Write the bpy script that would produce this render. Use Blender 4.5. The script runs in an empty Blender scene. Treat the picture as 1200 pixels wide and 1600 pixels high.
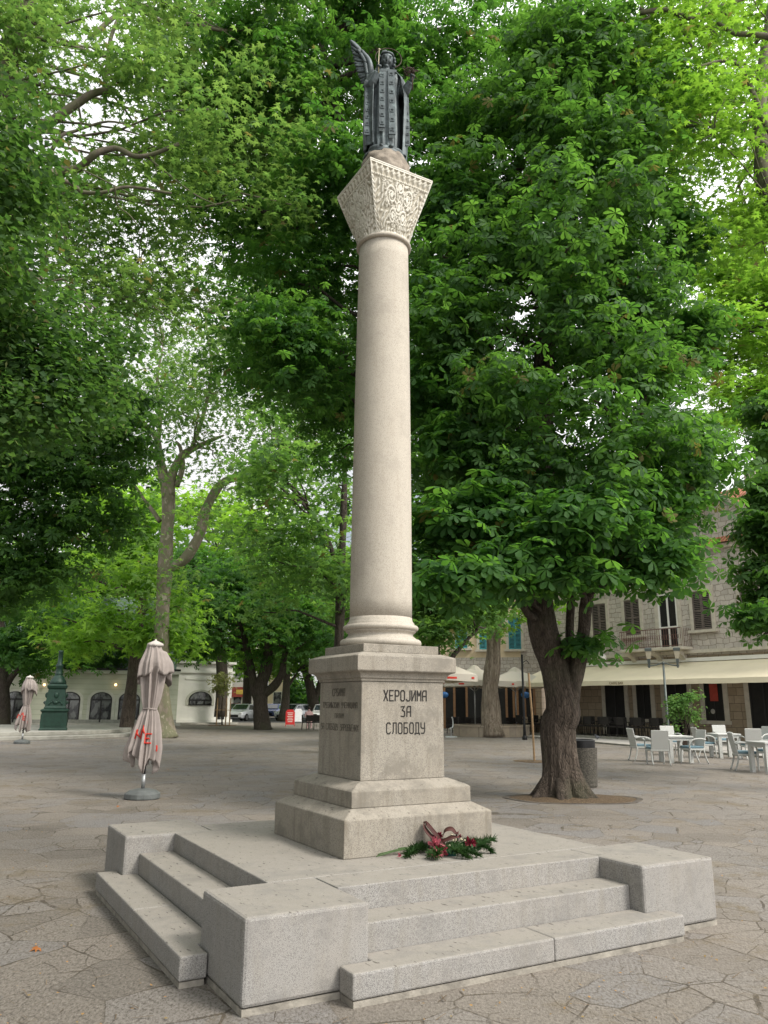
import bpy, bmesh, math, random
import numpy as np
from mathutils import Vector, Matrix
S = bpy.context.scene
COL = S.collection
R = math.radians
rng = np.random.default_rng(7)
random.seed(7)

# ------------------------------------------------------------------ camera, sky, sun, exposure
PIT, ROL, FPX, EYE = .2401, .007, 1221.25, 1.6
FW = Vector((0, math.cos(PIT), math.sin(PIT))); RT0 = Vector((1, 0, 0)); UP0 = RT0.cross(FW)
RT = RT0*math.cos(ROL) + UP0*math.sin(ROL); UP = -RT0*math.sin(ROL) + UP0*math.cos(ROL)
cam = bpy.data.cameras.new('camera'); co = bpy.data.objects.new('camera', cam); COL.objects.link(co)
cam.sensor_fit = 'HORIZONTAL'; cam.sensor_width = 36; cam.lens = 36*FPX/1200; cam.clip_end = 2000; cam.clip_start = .05
m = Matrix((RT, UP, -FW)).transposed().to_4x4(); m.translation = Vector((0, 0, EYE)); co.matrix_world = m
S.camera = co
SUN = Vector((.78, -.50, .95)).normalized()
sun_el = math.asin(SUN.z); sun_az = math.atan2(SUN.x, SUN.y)
w = bpy.data.worlds.new('World'); S.world = w; w.use_nodes = True
nt = w.node_tree; nt.nodes.clear()
out = nt.nodes.new('ShaderNodeOutputWorld'); bg = nt.nodes.new('ShaderNodeBackground')
sky = nt.nodes.new('ShaderNodeTexSky'); sky.sky_type = 'NISHITA'; sky.sun_disc = False
sky.sun_elevation = sun_el; sky.sun_rotation = sun_az; sky.air_density = 1.0; sky.dust_density = 3.0
tc = nt.nodes.new('ShaderNodeTexCoord'); nz = nt.nodes.new('ShaderNodeTexNoise'); nz.inputs['Scale'].default_value = 2.2
nz.inputs['Detail'].default_value = 5
cr = nt.nodes.new('ShaderNodeValToRGB'); cr.color_ramp.elements[0].position = .30; cr.color_ramp.elements[1].position = .52
mx = nt.nodes.new('ShaderNodeMixRGB')
# thin overcast, brighter on the sun's side of the sky
vd = nt.nodes.new('ShaderNodeVectorMath'); vd.operation = 'DOT_PRODUCT'; vd.inputs[1].default_value = SUN; nt.links.new(tc.outputs['Generated'], vd.inputs[0])
gr = nt.nodes.new('ShaderNodeMapRange'); gr.inputs['From Min'].default_value = -.3; gr.inputs['From Max'].default_value = 1; gr.inputs['To Min'].default_value = 9; gr.inputs['To Max'].default_value = 24
nt.links.new(vd.outputs['Value'], gr.inputs['Value']); cc_ = nt.nodes.new('ShaderNodeCombineXYZ')
for k_ in range(3): nt.links.new(gr.outputs[0], cc_.inputs[k_])
nt.links.new(cc_.outputs[0], mx.inputs[2])
nt.links.new(tc.outputs['Generated'], nz.inputs['Vector']); nt.links.new(nz.outputs['Fac'], cr.inputs['Fac'])
nt.links.new(cr.outputs['Color'], mx.inputs[0]); nt.links.new(sky.outputs['Color'], mx.inputs[1])
nt.links.new(mx.outputs[0], bg.inputs['Color']); bg.inputs['Strength'].default_value = .10
nt.links.new(bg.outputs[0], out.inputs['Surface'])
sl = bpy.data.lights.new('sun', 'SUN'); sl.energy = 3.4; sl.angle = R(16); sl.color = (1, .95, .87)
so = bpy.data.objects.new('sun', sl); COL.objects.link(so)
so.rotation_euler = SUN.to_track_quat('Z', 'Y').to_euler()
S.view_settings.view_transform = 'Standard'; S.view_settings.look = 'None'
S.view_settings.exposure = .2; S.view_settings.gamma = 1
try:
    S.cycles.max_bounces = 8; S.cycles.diffuse_bounces = 4; S.cycles.transmission_bounces = 4; S.cycles.transparent_max_bounces = 4
except Exception: pass

# ------------------------------------------------------------------ where a picture point lies in the place
def ray(px, py): return FW + RT*(px-600)/FPX - UP*(py-800)/FPX
def gnd(px, py, z=0.):
    d = ray(px, py); t = (z-EYE)/d.z; return Vector((d.x*t, d.y*t, z))
def at(px, py, Y):
    d = ray(px, py); t = Y/d.y; return Vector((d.x*t, Y, EYE+d.z*t))
def onwall(px, py, A, B):           # (distance along the wall from A, height)
    d = ray(px, py); u = (B-A).normalized()
    # A + u s = t d (xy)
    det = u.x*(-d.y) - u.y*(-d.x)
    s = (-A.x*(-d.y) + A.y*(-d.x))/det
    p = A+u*s; t = p.y/d.y if abs(d.y) > 1e-6 else p.x/d.x
    return s, EYE+d.z*t

# ------------------------------------------------------------------ tagging
def tag(o, label=None, cat=None, group=None, kind=None):
    if label: o['label'] = label
    if cat: o['category'] = cat
    if group: o['group'] = group
    if kind: o['kind'] = kind
    return o
def empty(name, loc=(0, 0, 0), rz=0., label=None, cat=None, group=None):
    o = bpy.data.objects.new(name, None); COL.objects.link(o); o.location = loc; o.rotation_euler = (0, 0, rz)
    o.empty_display_size = .1
    return tag(o, label, cat, group)
def copy_tree(o, parent=None):
    c = o.copy(); COL.objects.link(c)
    if parent is not None: c.parent = parent
    for ch in list(o.children): copy_tree(ch, c)
    return c
def place(proto, first, loc, rz, label=None, group=None, scale=None):
    o = proto if first else copy_tree(proto)
    o.location = loc; o.rotation_euler = (0, 0, rz)
    if label: o['label'] = label
    if group: o['group'] = group
    if scale: o.scale = scale if hasattr(scale, '__len__') else (scale,)*3
    return o

# ------------------------------------------------------------------ mesh builder
class MB:
    def __init__(s): s.v = []; s.f = []; s.mi = []; s.cur = 0
    def add(s, vs, fs):
        b = len(s.v); s.v += [tuple(v) for v in vs]
        for f in fs: s.f.append(tuple(i+b for i in f)); s.mi.append(s.cur)
    def box(s, x0, x1, y0, y1, z0, z1, M=None):
        vs = [Vector((x, y, z)) for z in (z0, z1) for x, y in ((x0, y0), (x1, y0), (x1, y1), (x0, y1))]
        if M is not None: vs = [M @ v for v in vs]
        s.add(vs, [(0, 3, 2, 1), (4, 5, 6, 7), (0, 1, 5, 4), (1, 2, 6, 5), (2, 3, 7, 6), (3, 0, 4, 7)]); return s
    def frus(s, a0, z0, a1, z1, cx=0, cy=0):       # square frustum
        vs = [(cx+sx*a, cy+sy*a, z) for a, z in ((a0, z0), (a1, z1)) for sx, sy in ((-1, -1), (1, -1), (1, 1), (-1, 1))]
        s.add(vs, [(0, 3, 2, 1), (4, 5, 6, 7), (0, 1, 5, 4), (1, 2, 6, 5), (2, 3, 7, 6), (3, 0, 4, 7)]); return s
    def stack(s, prof):                             # square section swept up a profile [(half,z)...]
        n = len(prof); vs = [(sx*a, sy*a, z) for a, z in prof for sx, sy in ((-1, -1), (1, -1), (1, 1), (-1, 1))]
        fs = [(3, 2, 1, 0), tuple(4*(n-1)+i for i in range(4))]
        for k in range(n-1):
            for i in range(4):
                j = (i+1) % 4; fs.append((4*k+i, 4*k+j, 4*k+4+j, 4*k+4+i))
        s.add(vs, fs); return s
    def lathe(s, prof, n=32, cx=0, cy=0, M=None, cap=True, fn=None):
        vs = []
        for k, (r, z) in enumerate(prof):
            for i in range(n):
                a = 2*math.pi*i/n; rr = r*(fn(a, k, z) if fn else 1)
                v = Vector((cx+rr*math.cos(a), cy+rr*math.sin(a), z)); vs.append(M @ v if M is not None else v)
        fs = []
        for k in range(len(prof)-1):
            for i in range(n):
                j = (i+1) % n; fs.append((k*n+i, k*n+j, (k+1)*n+j, (k+1)*n+i))
        if cap: fs += [tuple(range(n-1, -1, -1)), tuple((len(prof)-1)*n+i for i in range(n))]
        s.add(vs, fs); return s
    def prism(s, poly, z0, z1, M=None):
        n = len(poly); vs = [Vector((x, y, z)) for z in (z0, z1) for x, y in poly]
        if M is not None: vs = [M @ v for v in vs]
        s.add(vs, [tuple(range(n-1, -1, -1)), tuple(range(n, 2*n))]+[(i, (i+1) % n, n+(i+1) % n, n+i) for i in range(n)]); return s
    def tube(s, pts, rad, n=8, cap=True, fn=None):
        pts = [Vector(p) for p in pts]; m_ = len(pts)
        if not hasattr(rad, '__len__'): rad = [rad]*m_
        T = [(pts[min(i+1, m_-1)]-pts[max(i-1, 0)]).normalized() for i in range(m_)]
        up = Vector((0, 0, 1)) if abs(T[0].z) < .9 else Vector((1, 0, 0))
        X = T[0].cross(up).normalized(); vs = []
        for i in range(m_):
            X = (X-T[i]*X.dot(T[i])).normalized(); Yv = T[i].cross(X)
            for k in range(n):
                a = 2*math.pi*k/n; r = rad[i]*(fn(a, i, pts[i]) if fn else 1)
                vs.append(pts[i]+X*(r*math.cos(a))+Yv*(r*math.sin(a)))
        fs = [(i*n+k, i*n+(k+1) % n, (i+1)*n+(k+1) % n, (i+1)*n+k) for i in range(m_-1) for k in range(n)]
        if cap: fs += [tuple(range(n-1, -1, -1)), tuple((m_-1)*n+k for k in range(n))]
        s.add(vs, fs); return s
    def ball(s, c, r, n=12, M=None):
        r = r if hasattr(r, '__len__') else (r, r, r); k = max(4, n//2); vs = []
        for i in range(k+1):
            t = math.pi*i/k
            for j in range(n):
                a = 2*math.pi*j/n
                v = Vector((r[0]*math.sin(t)*math.cos(a), r[1]*math.sin(t)*math.sin(a), -r[2]*math.cos(t)))
                if M is not None: v = M @ v
                vs.append(v+Vector(c))
        s.add(vs, [(i*n+j, i*n+(j+1) % n, (i+1)*n+(j+1) % n, (i+1)*n+j) for i in range(k) for j in range(n)]); return s
    def stroke(s, pts, wd, z0, z1, M):              # flat bar following a polyline in local x,y
        for a, b in zip(pts, pts[1:]):
            a = Vector(a); b = Vector(b); d = (b-a); L = d.length
            if L < 1e-6: continue
            d /= L; nrm = Vector((-d.y, d.x))*wd/2; a2 = a-d*wd*.3; b2 = b+d*wd*.3
            s.prism([a2-nrm, b2-nrm, b2+nrm, a2+nrm], z0, z1, M)
        return s
    def build(s, name, mat, parent=None, smooth=False, bevel=0, kind=None, rem=0, sub=0):
        me = bpy.data.meshes.new(name); me.from_pydata(s.v, [], s.f); me.validate()
        mats = mat if isinstance(mat, (list, tuple)) else [mat]
        for m_ in mats: me.materials.append(m_)
        if len(mats) > 1:
            for p, i in zip(me.polygons, s.mi): p.material_index = i
        bm = bmesh.new(); bm.from_mesh(me); bmesh.ops.recalc_face_normals(bm, faces=bm.faces); bm.to_mesh(me); bm.free()
        if smooth: me.polygons.foreach_set('use_smooth', [True]*len(me.polygons))
        o = bpy.data.objects.new(name, me); COL.objects.link(o)
        if parent is not None: o.parent = parent
        if rem:
            md = o.modifiers.new('r', 'REMESH'); md.mode = 'VOXEL'; md.voxel_size = rem; md.use_smooth_shade = True
            sm = o.modifiers.new('s', 'SMOOTH'); sm.iterations = 2; sm.factor = .5
        if bevel:
            md = o.modifiers.new('b', 'BEVEL'); md.width = bevel; md.segments = 2; md.limit_method = 'ANGLE'; md.angle_limit = R(35)
        if sub:
            md = o.modifiers.new('u', 'SUBSURF'); md.levels = sub; md.render_levels = sub
        if kind: o['kind'] = kind
        return o
def smoothpath(pts, k=5):
    P = [Vector(p) for p in pts]; P = [P[0]*2-P[1]]+P+[P[-1]*2-P[-2]]; out = []
    for i in range(1, len(P)-2):
        for j in range(k):
            t = j/k
            out.append(.5*((2*P[i])+(P[i+1]-P[i-1])*t+(2*P[i-1]-5*P[i]+4*P[i+1]-P[i+2])*t*t+(3*P[i]-P[i-1]-3*P[i+1]+P[i+2])*t**3))
    out.append(P[-2]); return out
def lerp(a, b, t): return a+(b-a)*t
def radii(r, n): # r list of control radii -> n values
    x = np.linspace(0, 1, len(r)); return list(np.interp(np.linspace(0, 1, n), x, r))

# ------------------------------------------------------------------ materials
class NT:
    def __init__(s, name):
        s.m = bpy.data.materials.new(name); s.m.use_nodes = True; s.t = s.m.node_tree; s.t.nodes.clear()
        s.o = s.n('OutputMaterial'); s.tc = s.n('TexCoord')
    def n(s, k, **kw):
        x = s.t.nodes.new('ShaderNode'+k)
        for a, v in kw.items(): setattr(x, a, v)
        return x
    def l(s, a, b): s.t.links.new(a, b)
    def set(s, inp, v):
        if hasattr(v, 'is_output') or isinstance(v, bpy.types.NodeSocket): s.l(v, inp)
        elif isinstance(v, (tuple, list)) and len(v) == 3 and inp.type == 'RGBA': inp.default_value = (*v, 1)
        else: inp.default_value = v
    def mapv(s, sc=(1, 1, 1), src=None, rot=(0, 0, 0)):
        mp = s.n('Mapping'); mp.inputs['Scale'].default_value = sc; mp.inputs['Rotation'].default_value = rot
        s.l(src if src is not None else s.tc.outputs['Object'], mp.inputs['Vector']); return mp.outputs[0]
    def noise(s, scale, detail=4, vec=None, rough=.55, dist=0):
        x = s.n('TexNoise'); x.inputs['Scale'].default_value = scale; x.inputs['Detail'].default_value = detail
        x.inputs['Roughness'].default_value = rough; x.inputs['Distortion'].default_value = dist
        s.l(vec if vec is not None else s.tc.outputs['Object'], x.inputs['Vector']); return x.outputs['Fac']
    def voro(s, scale, vec=None, feat='F1', out='Distance', rand=1):
        x = s.n('TexVoronoi', feature=feat); x.inputs['Scale'].default_value = scale; x.inputs['Randomness'].default_value = rand
        s.l(vec if vec is not None else s.tc.outputs['Object'], x.inputs['Vector']); return x.outputs[out]
    def ramp(s, fac, stops):
        x = s.n('ValToRGB'); e = x.color_ramp.elements
        while len(e) < len(stops): e.new(.5)
        for k, (p, c) in enumerate(stops):
            e[k].position = p; e[k].color = (*c, 1) if hasattr(c, '__len__') else (c, c, c, 1)
        s.l(fac, x.inputs['Fac']); return x.outputs['Color']
    def mix(s, fac, a, b, mode='MIX'):
        x = s.n('MixRGB', blend_type=mode); s.set(x.inputs[0], fac); s.set(x.inputs[1], a); s.set(x.inputs[2], b); return x.outputs[0]
    def math(s, op, a, b=0., clamp=False):
        x = s.n('Math', operation=op, use_clamp=clamp); s.set(x.inputs[0], a); s.set(x.inputs[1], b); return x.outputs[0]
    def bump(s, h, st=.3, dist=.02, nrm=None):
        x = s.n('Bump'); x.inputs['Strength'].default_value = st; x.inputs['Distance'].default_value = dist; s.l(h, x.inputs['Height'])
        if nrm is not None: s.l(nrm, x.inputs['Normal'])
        return x.outputs[0]
    def pr(s, col, rough=.8, nrm=None, metal=0., spec=.3):
        p = s.n('BsdfPrincipled'); s.set(p.inputs['Base Color'], col); s.set(p.inputs['Roughness'], rough)
        p.inputs['Metallic'].default_value = metal; p.inputs['Specular IOR Level'].default_value = spec
        if nrm is not None: s.l(nrm, p.inputs['Normal'])
        s.l(p.outputs[0], s.o.inputs['Surface']); s.p = p; return s.m
def plain(name, c, rough=.7, var=.18, scale=6, bs=60, bst=.15, metal=0., spec=.3):
    t = NT(name); n = t.noise(scale, 5); hi = tuple(min(1, x*(1+var)) for x in c); lo = tuple(x*(1-var) for x in c)
    col = t.ramp(n, [(.3, lo), (.7, hi)]); return t.pr(col, rough, t.bump(t.noise(bs, 4), bst, .01), metal, spec)

def granite(name, base, dark=.5, warm=(.55, .50, .43), speck=230, stain=.35, top=(.50, .47, .42), dirt=(.17, .15, .11)):
    t = NT(name)
    sp = t.noise(speck, 2, rough=.7); sp2 = t.voro(speck*.55, out='Color')
    b = tuple(x for x in base)
    c = t.ramp(sp, [(.36, tuple(x*dark for x in b)), (.47, b), (.62, tuple(min(1, x*1.28) for x in b))])
    bw = t.n('RGBToBW'); t.l(sp2, bw.inputs[0])
    c = t.mix(t.math('MULTIPLY', t.math('LESS_THAN', bw.outputs[0], .28), .42), c, tuple(x*.35 for x in b))
    big = t.noise(1.7, 6, rough=.65); c = t.mix(t.ramp(big, [(.4, 0.), (.68, stain)]), c, warm)
    streak = t.noise(5, 5, t.mapv((3, 3, .35))); c = t.mix(t.ramp(streak, [(.5, 0.), (.8, stain)]), c, dirt)
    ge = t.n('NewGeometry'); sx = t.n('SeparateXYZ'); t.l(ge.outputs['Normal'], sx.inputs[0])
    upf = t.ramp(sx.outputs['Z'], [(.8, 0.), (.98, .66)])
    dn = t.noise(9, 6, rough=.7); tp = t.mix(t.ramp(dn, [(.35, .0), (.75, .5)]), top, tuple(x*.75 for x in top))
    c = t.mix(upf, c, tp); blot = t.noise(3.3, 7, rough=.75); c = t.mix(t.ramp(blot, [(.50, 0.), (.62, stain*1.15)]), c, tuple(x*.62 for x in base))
    pits = t.noise(40, 2, t.mapv((1, .3, 1), rot=(0, 0, .5))); pf = t.math('MULTIPLY', t.ramp(pits, [(.64, 0.), (.70, .8)]), t.ramp(sx.outputs['Z'], [(.7, 0.), (.95, 1.)]))
    c = t.mix(pf, c, (.06, .052, .042))
    h = t.math('ADD', t.math('MULTIPLY', sp, .6), t.math('MULTIPLY', t.noise(14, 4), 1.))
    return t.pr(c, .85, t.bump(h, .35, .006))
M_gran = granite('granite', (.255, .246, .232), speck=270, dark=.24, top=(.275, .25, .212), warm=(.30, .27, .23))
M_ped = granite('weathered_shaded_granite', (.26, .238, .20), speck=260, stain=.6, warm=(.245, .212, .165), dirt=(.10, .082, .055), top=(.31, .28, .235))  # weathering stains, deepened so the colour also carries left-side shade
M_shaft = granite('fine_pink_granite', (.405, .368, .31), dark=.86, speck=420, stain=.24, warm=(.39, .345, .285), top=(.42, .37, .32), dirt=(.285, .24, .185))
M_cap = NT('carved_limestone')
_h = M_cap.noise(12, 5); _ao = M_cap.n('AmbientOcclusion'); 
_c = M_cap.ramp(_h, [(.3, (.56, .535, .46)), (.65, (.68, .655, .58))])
_at = M_cap.n('Attribute', attribute_name='cut'); _c = M_cap.mix(M_cap.math('MULTIPLY', _at.outputs['Fac'], .5), _c, (.28, .24, .16))  # recesses of the carving coloured darker, shading put into the colour
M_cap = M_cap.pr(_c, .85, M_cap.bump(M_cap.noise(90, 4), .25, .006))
M_rock = plain('rough_rock', (.215, .185, .15), .95, .4, 11, 26, 1.)
M_mortar = plain('mortar', (.25, .23, .195), .95, .3, 12, 60, .7)
M_bronze = NT('patinated_bronze')
_n = M_bronze.noise(9, 6, rough=.7); _c = M_bronze.ramp(_n, [(.3, (.035, .042, .044)), (.55, (.075, .095, .10)), (.75, (.17, .215, .215))])
M_bronze = M_bronze.pr(_c, .55, M_bronze.bump(M_bronze.noise(60, 4), .3, .006), .35, .5)
M_brass = plain('dull_brass', (.42, .38, .25), .5, .2, 10, 50, .1, .3)
M_rust = plain('rusty_iron', (.06, .042, .032), .8, .3)
M_ink = plain('dark_letter_paint', (.022, .02, .018), .8, .3, 30)
M_ink2 = plain('faded_letter_paint', (.085, .075, .06), .8, .4, 30)

# paving: irregular stone slabs with soil joints
def paving():
    t = NT('irregular_stone_paving'); v = t.mapv((1, 1, 0))
    wob = t.n('TexNoise'); wob.inputs['Scale'].default_value = 1.6; wob.inputs['Detail'].default_value = 5; t.l(v, wob.inputs['Vector'])
    ad = t.n('MixRGB', blend_type='LINEAR_LIGHT'); ad.inputs[0].default_value = .055; t.l(v, ad.inputs[1]); t.l(wob.outputs['Color'], ad.inputs[2])
    vv = ad.outputs[0]
    e = t.voro(1.75, vv, 'DISTANCE_TO_EDGE'); cc = t.voro(1.75, vv, 'F1', 'Color')
    e2 = t.voro(3.1, vv, 'DISTANCE_TO_EDGE'); sel = t.ramp(t.noise(.45, 3, v), [(.42, 0.), (.46, 1.)])
    bw = t.n('RGBToBW'); t.l(cc, bw.inputs[0])
    soft = t.noise(6, 4, v)
    jw = t.math('MULTIPLY', t.ramp(t.noise(1.1, 4, v), [(.3, .003), (.72, .022)]), t.math('ADD', soft, .4))
    j1 = t.math('LESS_THAN', e, jw); j2 = t.math('MULTIPLY', t.math('LESS_THAN', e2, t.math('MULTIPLY', jw, .7)), sel)
    j = t.math('MULTIPLY', t.math('MAXIMUM', j1, j2), t.ramp(t.noise(2.1, 4, v, .7), [(.40, .0), (.56, 1.)]))
    base = t.ramp(bw.outputs[0], [(.15, (.165, .147, .125)), (.45, (.255, .225, .19)), (.6, (.205, .205, .21)), (.85, (.235, .21, .18))])
    tool = t.noise(62, 5, t.mapv((1, .5, 1), v, (0, 0, .4)), rough=.75)
    wear = t.noise(11, 6, v, .7); base = t.mix(t.ramp(wear, [(.3, .5), (.6, 0.)]), base, (.15, .135, .115))
    base = t.mix(t.ramp(tool, [(.40, .95), (.52, 0.)]), base, (.07, .06, .05)); base = t.mix(t.ramp(tool, [(.56, 0.), (.70, .6)]), base, (.40, .37, .33))
    dust = t.ramp(t.noise(.16, 5, v, .6), [(.36, 0.), (.62, .75)]); dcol = t.ramp(t.noise(40, 3, v), [(.3, (.215, .188, .158)), (.7, (.32, .282, .24))])
    base = t.mix(t.math('MULTIPLY', dust, .8), base, dcol)
    soil = t.ramp(t.noise(50, 4, v), [(.35, (.03, .024, .017)), (.6, (.085, .065, .042)), (.75, (.20, .165, .09))])
    near = t.math('MULTIPLY', j, .78); col = t.mix(near, base, soil)
    patch = t.ramp(t.noise(.9, 6, v, .75), [(.54, 0.), (.66, .75)]); col = t.mix(patch, col, t.ramp(t.noise(70, 4, v), [(.35, (.09, .068, .038)), (.65, (.24, .195, .13))]))
    broad_tone = t.ramp(t.noise(.07, 3, v), [(.35, .82), (.65, 1.)]); col = t.mix(1., col, broad_tone, 'MULTIPLY')  # slow random drift in the paving tone
    hh = t.math('SUBTRACT', t.math('ADD', t.math('MULTIPLY', tool, .35), t.math('MULTIPLY', wear, .5)), t.math('MULTIPLY', j, .8))
    hh = t.math('ADD', hh, t.math('MULTIPLY', bw.outputs[0], .35))
    return t.pr(col, .9, t.bump(hh, .9, .024))
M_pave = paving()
M_pavement = plain('smooth_pavement', (.36, .34, .315), .9, .12, 3, 50, .3)
M_kerb = plain('kerb_stone', (.23, .22, .19), .9, .25, 4, 40, .4)
M_asph = plain('asphalt', (.07, .07, .07), .9, .2, 3, 90, .4)
M_soil = plain('soil', (.13, .09, .055), 1, .5, 9, 50, .9)

def bark(name, c0, c1, sc=(15, 15, 3.6), moss=(.07, .085, .04), st=.9, mott=False, mossamt=.4):
    t = NT(name); v = t.mapv(sc)
    r = t.n('TexNoise'); r.inputs['Scale'].default_value = 1.; r.inputs['Detail'].default_value = 7; r.inputs['Roughness'].default_value = .7; t.l(v, r.inputs['Vector'])
    f = r.outputs['Fac']; c = t.ramp(f, [(.35, c0), (.65, c1)])
    if mott:
        mv = t.noise(3.5, 4, t.mapv((1, 1, .6)), .6); c = t.mix(t.ramp(mv, [(.44, 0.), (.5, .8)]), c, (.13, .13, .075)); c = t.mix(t.ramp(mv, [(.62, 0.), (.67, .7)]), c, (.33, .30, .235))
        st = .4
    else:
        ge = t.voro(3.2, t.mapv((sc[0]*.9, sc[1]*.9, sc[2]*.6)), 'DISTANCE_TO_EDGE'); c = t.mix(t.ramp(ge, [(.0, .65), (.14, 0.)]), c, tuple(x*.35 for x in c0))
        f = t.math('ADD', f, t.math('MINIMUM', t.math('MULTIPLY', ge, 3.), .6))
    c = t.mix(t.ramp(t.noise(1.1, 4), [(.5, 0.), (.7, mossamt)]), c, moss)
    return t.pr(c, .92, t.bump(f, st, .03))
M_bark = bark('chestnut_bark', (.045, .034, .026), (.14, .11, .085))
M_bark_dk = bark('dark_bark', (.045, .036, .028), (.12, .098, .078))
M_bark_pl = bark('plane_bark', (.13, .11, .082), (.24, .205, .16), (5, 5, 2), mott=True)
M_bark_pl2 = bark('shaded_plane_bark', (.075, .064, .05), (.17, .145, .11), (5, 5, 2), mott=True)  # darker copy of the plane bark, shade put into its colour
M_bark_dead = bark('split_old_bark', (.14, .105, .075), (.38, .32, .25), (9, 9, .7), mossamt=.15)

def leafmat(name, c0, c1, t0, t1, tr=.42, rough=.6, spec=.18):
    t = NT(name); a = t.n('Attribute', attribute_name='rnd')
    n = t.noise(.7, 3); f = t.math('ADD', t.math('MULTIPLY', a.outputs['Fac'], .65), t.math('MULTIPLY', n, .5))
    c = t.ramp(f, [(.2, c0), (.9, c1)]); tcx = t.ramp(f, [(.2, t0), (.9, t1)])
    if tr > .3:                                # now and then a browned or yellowing leaf
        old = t.math('GREATER_THAN', a.outputs['Fac'], .99); c = t.mix(old, c, (.13, .12, .04)); tcx = t.mix(old, tcx, (.28, .26, .06))
    t.pr(c, rough, None, 0, spec)
    tl = t.n('BsdfTranslucent'); t.l(tcx, tl.inputs['Color'])
    ms = t.n('MixShader'); ms.inputs[0].default_value = tr; t.l(t.p.outputs[0], ms.inputs[1]); t.l(tl.outputs[0], ms.inputs[2])
    t.l(ms.outputs[0], t.o.inputs['Surface']); return t.m
L_ches = leafmat('chestnut_leaf', (.034, .080, .027), (.062, .128, .038), (.10, .27, .03), (.20, .43, .05), .46)
L_chesb = leafmat('deep_chestnut_leaf', (.030, .080, .024), (.055, .125, .034), (.09, .27, .03), (.20, .44, .05), .47)
L_plane = leafmat('plane_leaf', (.045, .095, .032), (.085, .155, .05), (.13, .29, .05), (.31, .50, .09), .50)
L_lind = leafmat('linden_leaf', (.034, .078, .026), (.066, .122, .036), (.10, .25, .04), (.20, .39, .06), .45)
L_brt = leafmat('young_leaf', (.07, .15, .025), (.11, .21, .035), (.24, .50, .04), (.38, .66, .06), .5)
L_mid = leafmat('distant_leaf', (.045, .105, .035), (.085, .165, .05), (.14, .32, .05), (.30, .54, .08), .48)
L_bract = leafmat('pale_bract', (.16, .20, .07), (.22, .26, .09), (.25, .34, .08), (.34, .42, .1), .4)

# ------------------------------------------------------------------ foliage
def T_chest_hi():
    V = []; F = []
    for k in range(6):
        a = R(-125+50*k); L = 1.-.10*abs(k-2.5)/1.; ca, sa = math.cos(a), math.sin(a)
        def P(x, y, z): V.append((x*ca-y*sa, x*sa+y*ca, z-.42*x*x))
        b = len(V); P(.05, 0, 0)
        for x, h in ((.42*L, .11), (.74*L, .205), (.93*L, .125)):
            P(x, -h, .0); P(x, 0, -.035); P(x, h, .0)
        P(1.02*L, 0, 0)
        F += [(b, b+1, b+2), (b, b+2, b+3)]
        for q in (1, 4): F += [(b+q, b+q+3, b+q+4, b+q+1), (b+q+1, b+q+4, b+q+5, b+q+2)]
        F += [(b+7, b+10, b+8), (b+8, b+10, b+9)]
    return V, F
def T_chest():
    V = []; F = []
    for k in range(6):
        a = R(-130+52*k); L = 1.-.10*abs(k-2.5); ca, sa = math.cos(a), math.sin(a); b = len(V)
        for x, y, z in ((.03, 0, 0), (.68*L, -.21, -.18), (1.*L, 0, -.42), (.68*L, .21, -.18), (.66*L, 0, -.22)):
            V.append((x*ca-y*sa, x*sa+y*ca, z))
        F += [(b, b+1, b+2, b+4), (b, b+4, b+2, b+3)]
    return V, F
def T_star(n=5, s=.42, droop=.25, spread=250):
    V = [(0, 0, 0)]; F = []
    st = -spread/2; d = spread/(n)
    for k in range(n+1):
        a = R(st+d*k); V.append((s*math.cos(a), s*math.sin(a), -.05))
    for k in range(n):
        a = R(st+d*(k+.5)); L = 1 if k == n//2 else .85; V.append((L*math.cos(a), L*math.sin(a), -droop))
    for k in range(n): F.append((0, 1+k, n+2+k, 2+k))
    return V, F
def T_oval():
    V = [(0, 0, 0), (.45, -.38, .05), (1.05, 0, -.18), (.45, .38, .05), (.45, 0, -.05)]
    return V, [(0, 1, 2, 4), (0, 4, 2, 3)]
def T_bract(): return [(0, -.1, 0), (.2, -.13, -.45), (.1, .13, -1.), (0, .1, -.3)], [(0, 1, 2, 3)]
TP = dict(hi=T_chest_hi(), chest=T_chest(), star=T_star(), oval=T_oval(), bract=T_bract())

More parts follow.
